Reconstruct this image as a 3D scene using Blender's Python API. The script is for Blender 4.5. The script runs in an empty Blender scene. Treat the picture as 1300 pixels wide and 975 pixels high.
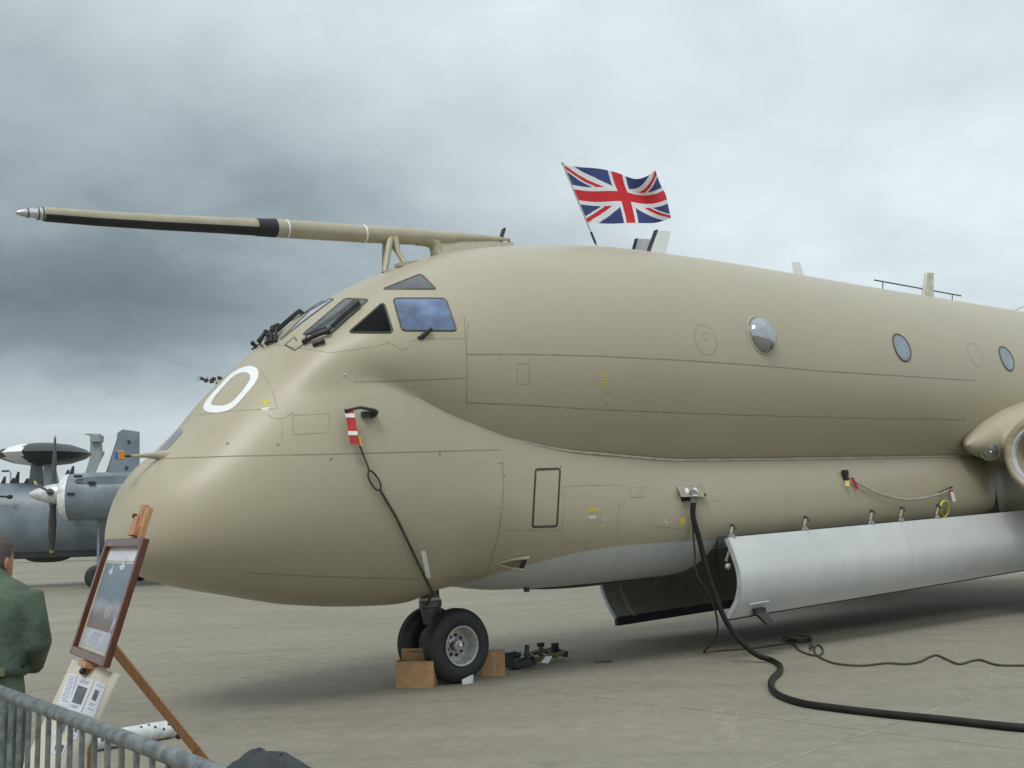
import bpy, bmesh, math, random
import numpy as np
from mathutils import Vector, Matrix
from mathutils.bvhtree import BVHTree
random.seed(4)
C = bpy.context.scene.collection
SC = bpy.context.scene
# ---------------------------------------------------------------- camera
F = 1300.0; CX, CY = 650.0, 487.5; H = 1.6
roll = math.radians(1.8)
pitch = math.atan((672.5 - CY) * math.cos(roll) / F)
R0 = np.array([1., 0, 0]); FW = np.array([0, math.cos(pitch), math.sin(pitch)]); U0 = np.array([0, -math.sin(pitch), math.cos(pitch)])
RT = R0 * math.cos(roll) - U0 * math.sin(roll); UP = U0 * math.cos(roll) + R0 * math.sin(roll)
CAM = np.array([0, 0, H])
cam_d = bpy.data.cameras.new('camera'); cam = bpy.data.objects.new('camera', cam_d); C.objects.link(cam)
cam_d.sensor_width = 36.0; cam_d.lens = 36.0 * F / 1300.0; cam_d.clip_end = 9000; cam_d.clip_start = 0.05
m = Matrix.Identity(4)
for i in range(3):
    m[i][0] = RT[i]; m[i][1] = UP[i]; m[i][2] = -FW[i]; m[i][3] = CAM[i]
cam.matrix_world = m
SC.camera = cam
# ---------------------------------------------------------------- view
SC.view_settings.view_transform = 'Standard'; SC.view_settings.look = 'None'
SC.view_settings.exposure = 0.08; SC.view_settings.gamma = 1.0
SUN_EL, SUN_AZ = math.radians(52), math.radians(200)   # azimuth measured clockwise from +Y
# ---------------------------------------------------------------- node helpers
class NT:
    def __init__(s, nt): s.nt = nt; s.n = nt.nodes; s.l = nt.links
    def node(s, t, **k):
        n = s.n.new(t)
        for a, b in k.items(): setattr(n, a, b)
        return n
    def put(s, sock, v):
        if isinstance(v, bpy.types.NodeSocket): s.l.new(v, sock)
        else: sock.default_value = v
    def math(s, op, a, b=0.0, c=None):
        n = s.node('ShaderNodeMath', operation=op); s.put(n.inputs[0], a); s.put(n.inputs[1], b)
        if c is not None: s.put(n.inputs[2], c)
        return n.outputs[0]
    def vmath(s, op, a, b=(0, 0, 0)):
        n = s.node('ShaderNodeVectorMath', operation=op); s.put(n.inputs[0], a); s.put(n.inputs[1], b)
        return n.outputs[0]
    def noise(s, vec, scale, detail=3, rough=.5, dist=0.0):
        n = s.node('ShaderNodeTexNoise'); s.put(n.inputs['Vector'], vec)
        n.inputs['Scale'].default_value = scale; n.inputs['Detail'].default_value = detail
        n.inputs['Roughness'].default_value = rough; n.inputs['Distortion'].default_value = dist
        return n.outputs['Fac']
    def ramp(s, fac, stops, interp='LINEAR'):
        n = s.node('ShaderNodeValToRGB'); s.put(n.inputs[0], fac); cr = n.color_ramp; cr.interpolation = interp
        while len(cr.elements) < len(stops): cr.elements.new(.5)
        for e, (p, c) in zip(cr.elements, stops):
            e.position = p; e.color = (c, c, c, 1) if not hasattr(c, '__len__') else (*c, 1)
        return n.outputs[0]
    def mapr(s, v, a, b, c, d, smooth=True):
        n = s.node('ShaderNodeMapRange', interpolation_type='SMOOTHSTEP' if smooth else 'LINEAR'); s.put(n.inputs[0], v)
        for i, q in enumerate((a, b, c, d)): n.inputs[i + 1].default_value = q
        return n.outputs[0]
    def mix(s, f, a, b, mode='MIX'):
        n = s.node('ShaderNodeMix', data_type='RGBA', blend_type=mode)
        s.put(n.inputs[0], f)
        for k, v in ((6, a), (7, b)):
            if isinstance(v, bpy.types.NodeSocket): s.l.new(v, n.inputs[k])
            else: n.inputs[k].default_value = (*v, 1) if hasattr(v, '__len__') else (v, v, v, 1)
        return n.outputs[2]
# ---------------------------------------------------------------- world: overcast sky
W = bpy.data.worlds.new('World'); SC.world = W; W.use_nodes = True
w = NT(W.node_tree); w.n.clear()
tc = w.node('ShaderNodeTexCoord'); G = tc.outputs['Generated']
sep = w.node('ShaderNodeSeparateXYZ'); w.l.new(G, sep.inputs[0])
X_, Y_, Z_ = sep.outputs
el = w.math('ARCSINE', Z_)
az = w.math('ARCTAN2', X_, Y_)           # 0 = straight ahead, + = right
# cloud layer coordinates: direction stretched sideways so banks lie flat near the horizon
zc = w.math('ADD', w.math('MAXIMUM', Z_, 0.0), 0.34)
cv = w.node('ShaderNodeCombineXYZ')
w.put(cv.inputs[0], w.math('DIVIDE', X_, zc)); w.put(cv.inputs[1], w.math('DIVIDE', Y_, zc)); cv.inputs[2].default_value = 1.7
n1 = w.noise(cv.outputs[0], 1.6, 5, .48, .3)
n2 = w.noise(w.vmath('ADD', cv.outputs[0], (7.3, 2.1, 3.3)), 3.6, 6, .55, .2)
# broad brightness: darkest in a bank low on the left, lighter overhead and to the right
eln = w.math('DIVIDE', el, 1.5708)
wob = w.math('MULTIPLY', w.math('SUBTRACT', n2, .5), .075)
elw = w.math('ADD', eln, wob)
left = w.ramp(elw, [(0.0, .66), (.065, .64), (.09, .48), (.112, .28), (.135, .20), (.165, .235), (.20, .34), (.24, .44), (.30, .56), (.42, .78), (1.0, 1.05)], 'LINEAR')
right = w.ramp(elw, [(0.0, .62), (.06, .68), (.12, .72), (.18, .76), (.24, .74), (.42, .85), (1.0, 1.05)], 'LINEAR')
sx = w.math('ADD', az, w.math('MULTIPLY', w.math('SUBTRACT', n1, .5), .35))
side = w.mapr(sx, -.38, .20, 0, 1)
side2 = w.mapr(w.math('ABSOLUTE', az), 1.1, 2.4, 0, 1)
side = w.math('MAXIMUM', side, side2)
lum = w.node('ShaderNodeMix', data_type='FLOAT'); w.put(lum.inputs[0], side); w.l.new(left, lum.inputs[2]); w.l.new(right, lum.inputs[3])
det = w.math('ADD', w.math('MULTIPLY', w.math('SUBTRACT', n1, .5), .55), w.math('MULTIPLY', w.math('SUBTRACT', n2, .5), .48))
lumd = w.math('MULTIPLY', lum.outputs[0], w.math('ADD', 1.0, det))
tint = w.mix(w.mapr(lumd, .12, .62, 0, 1, False), (.79, 1.01, 1.13), (.90, 1.015, 1.06))
cl = w.mix(1.0, tint, lumd, 'MULTIPLY')
sky = w.node('ShaderNodeTexSky', sky_type='NISHITA', sun_disc=False, sun_elevation=SUN_EL, sun_rotation=SUN_AZ)
skyv = w.mix(1.0, sky.outputs[0], .10, 'MULTIPLY')
final = w.mix(.94, skyv, cl)
below = w.mapr(Z_, -.02, 0.0, 0, 1)
final = w.mix(below, (.28, .27, .25), final)
bg = w.node('ShaderNodeBackground'); w.l.new(final, bg.inputs[0]); bg.inputs[1].default_value = 1.0
wo = w.node('ShaderNodeOutputWorld'); w.l.new(bg.outputs[0], wo.inputs[0])
# ---------------------------------------------------------------- sun (veiled)
sd = bpy.data.lights.new('sun', 'SUN'); sd.energy = 1.5; sd.angle = math.radians(22); sd.color = (1, .97, .92)
so = bpy.data.objects.new('sun', sd); C.objects.link(so)
sdir = Vector((math.sin(SUN_AZ) * math.cos(SUN_EL), math.cos(SUN_AZ) * math.cos(SUN_EL), math.sin(SUN_EL)))
so.rotation_euler = sdir.to_track_quat('Z', 'Y').to_euler()
# ---------------------------------------------------------------- pixel <-> place helpers (lay-out survey of the photograph)
def ray(u, v):
    d = RT * (u - CX) / F + UP * (CY - v) / F + FW
    return d / np.linalg.norm(d)
def ground(u, v, z=0.0):
    d = ray(u, v); return CAM + d * (z - H) / d[2]
def at(u, v, Y):
    d = ray(u, v); return CAM + d * Y / d[1]
AX = ray(2300, 557); ST = np.cross([0, 0, 1.], AX); ST /= np.linalg.norm(ST); AZ = np.cross(AX, ST)
ORG = ground(581, 867) + ST * 0.28; ORG[2] = 0
def a2w(p): return ORG + AX * p[0] + ST * p[1] + AZ * p[2]
def w2a(p):
    q = np.asarray(p) - ORG; return np.array([q @ AX, q @ ST, q @ AZ])
def on_y(u, v, y=0.):
    d = ray(u, v); t = (y - w2a(CAM)[1]) / (d @ ST); return w2a(CAM + d * t)
def on_x(u, v, x):
    d = ray(u, v); t = (x - w2a(CAM)[0]) / (d @ AX); return w2a(CAM + d * t)
# ---------------------------------------------------------------- materials
def setin(b, k, v):
    if k in b.inputs: b.inputs[k].default_value = v
def mat(name, col, rough=.5, metal=0., var=.12, scale=6., bump=.0, bscale=60., col2=None, spec=.5, coat=0., rvar=.08, trans=0.):
    M = bpy.data.materials.new(name); M.use_nodes = True; t = NT(M.node_tree); b = t.n['Principled BSDF']
    tc = t.node('ShaderNodeTexCoord'); o = tc.outputs['Object']
    n = t.noise(o, scale, 5, .6)
    c2 = col2 if col2 else tuple(max(0, c * (1 - 2 * var)) for c in col)
    c1 = col if col2 else tuple(min(1, c * (1 + var)) for c in col)
    f = t.mapr(n, .3, .7, 0, 1)
    t.l.new(t.mix(f, c1, c2), b.inputs['Base Color'])
    t.l.new(t.math('ADD', rough - rvar / 2, t.math('MULTIPLY', n, rvar)), b.inputs['Roughness'])
    b.inputs['Metallic'].default_value = metal; setin(b, 'Specular IOR Level', spec); setin(b, 'Coat Weight', coat); setin(b, 'Coat Roughness', .12)
    if trans: setin(b, 'Transmission Weight', trans)
    if bump:
        bn = t.node('ShaderNodeBump'); bn.inputs['Strength'].default_value = bump; bn.inputs['Distance'].default_value = .01
        t.l.new(t.noise(o, bscale, 4, .6), bn.inputs['Height']); t.l.new(bn.outputs[0], b.inputs['Normal'])
    return M
# ---------------------------------------------------------------- mesh helpers
def arr(p): return np.asarray(p, float)
def unit(v): v = arr(v); return v / (np.linalg.norm(v) + 1e-12)
class MB:
    def __init__(s): s.v = []; s.f = []; s.mi = []; s.cur = 0
    def add(s, vs, fs):
        k = len(s.v); s.v += [tuple(map(float, q)) for q in vs]
        for f in fs: s.f.append(tuple(i + k for i in f)); s.mi.append(s.cur)
        return s
    def box(s, c, ax, ay, az):
        """c centre; ax, ay, az half-extent vectors"""
        c, ax, ay, az = map(arr, (c, ax, ay, az))
        vs = [c + i * ax + j * ay + k * az for i in (-1, 1) for j in (-1, 1) for k in (-1, 1)]
        return s.add(vs, [(0, 1, 3, 2), (4, 6, 7, 5), (0, 4, 5, 1), (2, 3, 7, 6), (0, 2, 6, 4), (1, 5, 7, 3)])
    def bar(s, a, b, w, h, up=(0, 0, 1)):
        a, b = arr(a), arr(b); d = unit(b - a); x = unit(np.cross(d, up)); y = np.cross(x, d)
        return s.box((a + b) / 2, (b - a) / 2, x * w / 2, y * h / 2)
    def tube(s, pts, r, n=10, cap=True, closed=False, flat=1.0):
        pts = [arr(p) for p in pts]; N = len(pts); rs = [r] * N if not hasattr(r, '__len__') else r
        up = None; rings = []
        for i, p in enumerate(pts):
            if closed: d = unit(pts[(i + 1) % N] - pts[i - 1])
            else: d = unit(pts[min(i + 1, N - 1)] - pts[max(i - 1, 0)])
            if up is None:
                up = arr((0, 0, 1)) if abs(d[2]) < .9 else arr((1, 0, 0))
            x = unit(np.cross(d, up)); y = np.cross(x, d); up = y
            rings.append([p + rs[i] * (x * math.cos(2 * math.pi * k / n) + y * flat * math.sin(2 * math.pi * k / n)) for k in range(n)])
        return s.loft(rings, cap=cap and not closed, loop=closed)
    def loft(s, rings, cap=True, loop=False):
        n = len(rings[0]); N = len(rings); vs = [q for r_ in rings for q in r_]; fs = []
        for i in range(N if loop else N - 1):
            j = (i + 1) % N
            for k in range(n):
                l = (k + 1) % n
                fs.append((i * n + k, i * n + l, j * n + l, j * n + k))
        if cap: fs.append(tuple(reversed(range(n)))); fs.append(tuple((N - 1) * n + k for k in range(n)))
        return s.add(vs, fs)
    def lathe(s, prof, o, axis, n=32, cap=False):
        """prof: (distance along axis, radius)"""
        o, d = arr(o), unit(axis); t = arr((0, 0, 1)) if abs(d[2]) < .9 else arr((1, 0, 0)); x = unit(np.cross(t, d)); y = np.cross(d, x)
        return s.loft([[o + d * a + r_ * (x * math.cos(2 * math.pi * k / n) + y * math.sin(2 * math.pi * k / n)) for k in range(n)] for a, r_ in prof], cap=cap)
    def prism(s, poly, off):
        """poly: list of 3-D points, extruded by vector off"""
        n = len(poly); off = arr(off); vs = [arr(p) for p in poly] + [arr(p) + off for p in poly]
        return s.add(vs, [tuple(range(n)), tuple(reversed(range(n, 2 * n)))] + [(i, i + n, (i + 1) % n + n, (i + 1) % n) for i in range(n)])
    def ball(s, c, r, nu=20, nv=12):
        c = arr(c); r = arr(r) if hasattr(r, '__len__') else arr((r, r, r))
        rings = [[c + r * arr((math.sin(math.pi * j / nv) * math.cos(2 * math.pi * k / nu), math.sin(math.pi * j / nv) * math.sin(2 * math.pi * k / nu), math.cos(math.pi * j / nv))) for k in range(nu)] for j in range(1, nv)]
        return s.loft(rings)
MATS = {}
RM = {}      # root object -> inverse matrix
def rootof(o):
    while o.parent: o = o.parent
    return o
def obj(name, mb, material, parent=None, smooth=35, space='w', bevel=0.):
    """space 'w' world coordinates, 'l' already in the thing's local coordinates"""
    vs = mb.v
    if parent is not None and space == 'w':
        inv = RM[rootof(parent).name]
        V = np.asarray(vs) @ inv[:3, :3].T + inv[:3, 3]; vs = V.tolist()
    me = bpy.data.meshes.new(name); me.from_pydata(vs, [], mb.f); me.validate(clean_customdata=False)
    if isinstance(material, (list, tuple)):
        for q in material: me.materials.append(q)
        if len(me.polygons) == len(mb.mi): me.polygons.foreach_set('material_index', mb.mi)
    else: me.materials.append(material)
    bm = bmesh.new(); bm.from_mesh(me); bmesh.ops.recalc_face_normals(bm, faces=bm.faces); bm.to_mesh(me); bm.free()
    me.polygons.foreach_set('use_smooth', [bool(smooth)] * len(me.polygons))
    if smooth: me.set_sharp_from_angle(angle=math.radians(smooth))
    o = bpy.data.objects.new(name, me); C.objects.link(o); o.parent = parent
    if bevel:
        b = o.modifiers.new('bevel', 'BEVEL'); b.width = bevel; b.segments = 2; b.limit_method = 'ANGLE'
    return o
def tag(o, label=None, cat=None, group=None, kind=None):
    for k, v in (('label', label), ('category', cat), ('group', group), ('kind', kind)):
        if v: o[k] = v
    return o
def thing(name, label, cat, loc=(0, 0, 0), group=None, M=None):
    o = bpy.data.objects.new(name, None); C.objects.link(o); o.empty_display_size = .3
    mm = Matrix.Translation(Vector([float(q) for q in loc])) if M is None else M
    o.matrix_world = mm
    RM[o.name] = np.linalg.inv(np.array(mm)); return tag(o, label, cat, group)
def solo(name, mb, material, label, cat, smooth=35, bevel=0., group=None, kind=None):
    """a thing that is a single mesh: origin at the middle of its base"""
    V = np.asarray(mb.v); c = (V.min(0) + V.max(0)) / 2; c[2] = V[:, 2].min(); mb.v = (V - c).tolist()
    o = obj(name, mb, material, None, smooth, bevel=bevel); o.location = Vector([float(q) for q in c]); return tag(o, label, cat, group, kind)
def spline(pts, n=8, closed=False):
    P = [arr(p) for p in pts]; out = []; N = len(P)
    for i in range(N if closed else N - 1):
        p1, p2 = P[i], P[(i + 1) % N]
        p0 = P[i - 1] if (closed or i) else 2 * p1 - p2
        p3 = P[(i + 2) % N] if (closed or i + 2 < N) else 2 * p2 - p1
        for k in range(n):
            t = k / n
            out.append(.5 * (2 * p1 + (p2 - p0) * t + (2 * p0 - 5 * p1 + 4 * p2 - p3) * t * t + (3 * p1 - p0 - 3 * p2 + p3) * t ** 3))
    if not closed: out.append(P[-1])
    return out
def resample(pts, step, closed=False):
    P = [arr(p) for p in pts]
    if closed: P = P + [P[0]]
    out = []
    for a, b in zip(P[:-1], P[1:]):
        n = max(1, int(math.ceil(np.linalg.norm(b - a) / step)))
        out += [a + (b - a) * k / n for k in range(n)]
    if not closed: out.append(P[-1])
    return out
# ---------------------------------------------------------------- materials in use
TAN = (.390, .348, .251)
def paint_tan():
    M = bpy.data.materials.new('tan_paint'); M.use_nodes = True; t = NT(M.node_tree); b = t.n['Principled BSDF']
    tc = t.node('ShaderNodeTexCoord'); o = tc.outputs['Object']
    sp = t.node('ShaderNodeSeparateXYZ'); t.l.new(o, sp.inputs[0])
    big = t.noise(o, .55, 4, .55); mid = t.noise(o, 4.5, 5, .65)
    st = t.node('ShaderNodeMapping'); t.l.new(o, st.inputs[0]); st.inputs['Scale'].default_value = (9, 9, .9)
    streak = t.noise(st.outputs[0], 1.3, 4, .6)
    f = t.math('ADD', t.math('MULTIPLY', big, .55), t.math('ADD', t.math('MULTIPLY', mid, .3), t.math('MULTIPLY', streak, .15)))
    tanc = t.ramp(f, [(.36, (.376, .334, .239)), (.5, TAN), (.64, (.404, .362, .263))])
    # light aircraft grey underside: its painted edge rises aft along the belly
    xs = t.math('DIVIDE', sp.outputs[0], 8.0)
    edge = t.node('ShaderNodeFloatCurve'); t.l.new(xs, edge.inputs['Value']); cv = edge.mapping.curves[0]
    for i, (x, z) in enumerate(BELLY):
        px, pz = min(1, max(0, x / 8.0)), z / 2.0
        if i < 2: cv.points[i].location = (px, pz)
        else: cv.points.new(px, pz)
    edge.mapping.update()
    d = t.math('SUBTRACT', sp.outputs[2], t.math('MULTIPLY', edge.outputs[0], 2.0))
    infront = t.math('GREATER_THAN', sp.outputs[0], BELLY[0][0])
    g = t.math('MULTIPLY', t.mapr(d, -.011, .011, 1, 0), infront)
    greyc = t.ramp(mid, [(.35, (.47, .495, .51)), (.65, (.53, .555, .57))])
    col = t.mix(g, tanc, greyc)
    # fine grime specks
    t.l.new(col, b.inputs['Base Color'])
    t.l.new(t.math('ADD', .33, t.math('MULTIPLY', mid, .16)), b.inputs['Roughness'])
    setin(b, 'Specular IOR Level', .42); setin(b, 'Coat Weight', .12); setin(b, 'Coat Roughness', .28)
    bn = t.node('ShaderNodeBump'); bn.inputs['Strength'].default_value = .22; bn.inputs['Distance'].default_value = .02
    t.l.new(t.math('ADD', t.noise(o, 1.6, 2, .4), t.math('MULTIPLY', t.noise(o, 140, 2, .5), .02)), bn.inputs['Height']); t.l.new(bn.outputs[0], b.inputs['Normal'])
    return M
def concrete():
    M = bpy.data.materials.new('apron_concrete'); M.use_nodes = True; t = NT(M.node_tree); b = t.n['Principled BSDF']
    tc = t.node('ShaderNodeTexCoord'); o = tc.outputs['Object']
    mp = t.node('ShaderNodeMapping'); t.l.new(o, mp.inputs[0]); mp.inputs['Rotation'].default_value = (0, 0, -.35); mp.inputs['Scale'].default_value = (.35, 1.5, 1)
    a = t.noise(mp.outputs[0], .9, 6, .62, .4)
    b1 = t.noise(o, .16, 4, .55); c = t.noise(o, 5.0, 6, .7); d = t.noise(o, 85, 3, .6)
    f = t.math('ADD', t.math('ADD', t.math('MULTIPLY', a, .20), t.math('MULTIPLY', b1, .26)), t.math('ADD', t.math('MULTIPLY', c, .32), t.math('MULTIPLY', d, .22)))
    col = t.ramp(f, [(.34, (.150, .137, .110)), (.45, (.225, .207, .172)), (.53, (.262, .243, .204)), (.64, (.325, .302, .257))])
    # scattered dark oil and tyre spots
    sp = t.noise(o, 1.1, 3, .5, .6); spots = t.mapr(sp, .66, .74, 0, .35)
    col = t.mix(spots, col, (.10, .095, .085))
    # hairline cracks and pale scuffs
    cr = t.math('ABSOLUTE', t.math('SUBTRACT', t.noise(o, .22, 5, .55, .8), .5)); col = t.mix(t.mapr(cr, .0, .0022, .30, 0, False), col, (.36, .34, .29))
    cr2 = t.math('ABSOLUTE', t.math('SUBTRACT', t.noise(t.vmath('ADD', o, (31, 7, 0)), .35, 6, .6, 1.0), .5)); col = t.mix(t.mapr(cr2, .0, .0020, .35, 0, False), col, (.11, .10, .085))
    grit = t.noise(o, 26, 3, .7); col = t.mix(t.mapr(grit, .62, .72, 0, .35), col, (.13, .12, .10)); col = t.mix(t.mapr(grit, .30, .38, .25, 0), col, (.36, .335, .29))
    col = t.mix(1.0, col, (1.01, 1.0, .95), 'MULTIPLY')
    t.l.new(col, b.inputs['Base Color']); b.inputs['Roughness'].default_value = .88; setin(b, 'Specular IOR Level', .3)
    bn = t.node('ShaderNodeBump'); bn.inputs['Strength'].default_value = .35; bn.inputs['Distance'].default_value = .012
    t.l.new(t.math('ADD', c, t.math('MULTIPLY', d, .6)), bn.inputs['Height']); t.l.new(bn.outputs[0], b.inputs['Normal'])
    return M
def wood(name, c1, c2, rough=.45):
    M = bpy.data.materials.new(name); M.use_nodes = True; t = NT(M.node_tree); b = t.n['Principled BSDF']
    tc = t.node('ShaderNodeTexCoord'); mp = t.node('ShaderNodeMapping'); t.l.new(tc.outputs['Object'], mp.inputs[0]); mp.inputs['Scale'].default_value = (30, 30, 3)
    n = t.noise(mp.outputs[0], 2.0, 5, .6, 1.2); t.l.new(t.mix(t.mapr(n, .3, .7, 0, 1), c1, c2), b.inputs['Base Color']); b.inputs['Roughness'].default_value = rough
    return M
BLACK = mat('black_rubber', (.018, .018, .02), .62, bump=.3)
TYRE = mat('tyre_rubber', (.022, .023, .026), .58, bump=.15, bscale=30)
LINE = mat('panel_gap', (.265, .235, .165), .8)
FAINT = mat('faint_seam', (.315, .28, .20), .6)
SEAL = mat('window_seal', (.09, .085, .065), .5)
LIP = mat('tan_lip', (.47, .42, .31), .4)
TAN2 = mat('tan_fitting_paint', TAN, .36, var=.06)
GLASS_D = mat('dark_window_glass', (.006, .007, .006), .25, spec=.08, var=.2, rvar=.02)
GLASS_B = mat('blue_blind_reflection_glass', (.15, .21, .36), .07, spec=.6, var=.25, scale=3, rvar=.03)  # blue blind and the sky reflected over it, both put into the base colour
GLASS_G = mat('grey_window_glass', (.07, .08, .085), .10, spec=.7, var=.2, scale=4, rvar=.04)
GLASS_P = mat('porthole_glass', (.24, .29, .34), .12, spec=.6, var=.12, scale=3)
GLASS_W = mat('pale_reflective_glass', (.32, .36, .46), .06, spec=.8, var=.1, rvar=.02)  # bluish-white reflection on the windscreen is put into the base colour
WHITE = mat('white_paint', (.78, .79, .79), .35, var=.03)
DOORW = mat('bay_door_white', (.57, .585, .585), .45, var=.03, scale=1.6, spec=.5, bump=.04, bscale=1.5)
DOORIN = mat('bay_inner_grey', (.27, .29, .255), .55, var=.06, scale=5)
DOORED = mat('bay_door_edge', (.42, .46, .48), .5)
DARK = mat('dark_metal', (.05, .052, .05), .45, .4)
GREYM = mat('grey_gear_metal', (.115, .12, .115), .42, .3, var=.2, scale=14)
SILV = mat('silver_wheel', (.50, .50, .47), .38, .25, var=.12, scale=20)
CHROME = mat('bright_steel', (.6, .6, .6), .18, .95)
RED = mat('red_webbing', (.42, .03, .035), .7)
YEL = mat('yellow_marking', (.62, .50, .06), .5)
ORANGE = mat('orange_vane', (.65, .28, .03), .5)
BLUE = mat('blue_cover', (.03, .12, .5), .5)
FL_R = mat('flag_red', (.62, .02, .03), .75, var=.05); FL_B = mat('flag_blue', (.035, .055, .19), .75, var=.05); FL_W = mat('flag_white', (.78, .80, .84), .75, var=.03)
ROPE = mat('pale_rope', (.42, .40, .33), .8)
CORD = mat('dark_cord', (.06, .05, .035), .8)
CARD = mat('cardboard', (.46, .27, .135), .8, var=.10, scale=8, bump=.1)
CARD2 = mat('cardboard_inside', (.33, .20, .10), .85)
TAPE = mat('parcel_tape', (.46, .32, .18), .3)
CABLE = mat('black_cable', (.014, .011, .009), .5, var=.2, spec=.3)
GALV = mat('galvanised_steel', (.24, .265, .265), .42, .65, var=.22, scale=22, bump=.08)
PINE = wood('pine_wood', (.50, .27, .13), (.38, .18, .085)); DARKW = wood('mahogany_wood', (.12, .038, .02), (.06, .018, .01), .25)
PINEL = wood('pale_wood', (.62, .45, .2), (.5, .33, .13))
BOARD = mat('cream_board', (.56, .52, .42), .7, var=.04)
PAPER = mat('white_paper', (.60, .62, .68), .7, var=.05); INK = mat('grey_print', (.13, .13, .15), .7, var=.3, scale=60); INKL = mat('pale_print', (.34, .36, .43), .7, var=.3, scale=40)
SUIT = mat('green_flight_suit', (.080, .112, .080), .82, var=.22, scale=7, bump=1.0, bscale=14)
SKIN = mat('skin', (.42, .20, .13), .5, var=.08); HAIR = mat('greying_brown_hair', (.07, .05, .04), .8, col2=(.12, .10, .085), scale=40, bump=.5, bscale=120)
CLOTH = mat('dark_slate_cloth', (.030, .036, .038), .7, var=.2, scale=12, bump=.4, bscale=25)
JACKET = mat('navy_jacket', (.03, .035, .05), .8, bump=.4, bscale=20)
HAWK = mat('hawk_grey', (.18, .22, .255), .42, var=.12, scale=1.2); HAWKL = mat('hawk_light_grey', (.30, .335, .355), .45, var=.1, scale=1.5); HAWKD = mat('dome_dark', (.035, .036, .036), .4)
PALEG = mat('far_grey', (.26, .30, .31), .6)
# ================================================================ THE SETTING
apron = MB(); S = 4000.
apron.add([(-S, -S, 0), (S, -S, 0), (S, S, 0), (-S, S, 0)], [(0, 1, 2, 3)])
gobj = obj('ground', apron, concrete(), None, 0); tag(gobj, kind='structure')
# thin sealed joints between the concrete bays
JOINT = mat('joint_sealant', (.31, .295, .255), .85, var=.2, scale=3); 
ja, jb, jc = ground(977, 970), ground(1280, 868), ground(1187, 973); j0 = ground(1106, 928)
d1 = unit(jb - ja); d2 = arr((-d1[1], d1[0], 0))
jm = MB()
for k in range(-9, 12):
    for dd, pp in ((d1, d2), (d2, d1)):
        c = j0 + pp * k * 6.0
        a, b_ = c - dd * 62, c + dd * 68
        a[2] = b_[2] = .0015 if dd is d1 else .002
        pw = pp * .009; jm.add([a - pw, b_ - pw, b_ + pw, a + pw], [(0, 1, 2, 3)])
tag(obj('slab_joint', jm, JOINT, gobj, 0, space='l'), kind='stuff')
hm = MB(); hp = []
for i in range(60):
    a = math.radians(-75 + 150 * i / 59); D = 1500
    hgt = 5 + 4 * math.sin(i * .7) + 2.5 * math.sin(i * 1.9)
    hp.append((D * math.sin(a), D * math.cos(a), hgt))
rings = []
for x, y, z in hp: rings.append([(x * .96, y * .96, -1), (x * .985, y * .985, z * .8), (x, y, z), (x * 1.05, y * 1.05, -1)])
hm.loft(rings)
tag(obj('hills', hm, mat('far_hedge_green', (.05, .07, .045), .9, bump=.5, scale=.02), None, 60), kind='structure')

# ================================================================ THE PATROL AIRCRAFT
Mx = Matrix.Identity(4)
for i in range(3): Mx[i][0] = AX[i]; Mx[i][1] = ST[i]; Mx[i][2] = AZ[i]; Mx[i][3] = ORG[i]
plane = thing('patrol_aircraft', 'large tan patrol jet filling the frame, with nose boom and white zero on its nose', 'aircraft', M=Mx)
# fuselage form: two lobes, each an ellipse whose size varies along the length
L=3.54
XS=33.0
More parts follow.
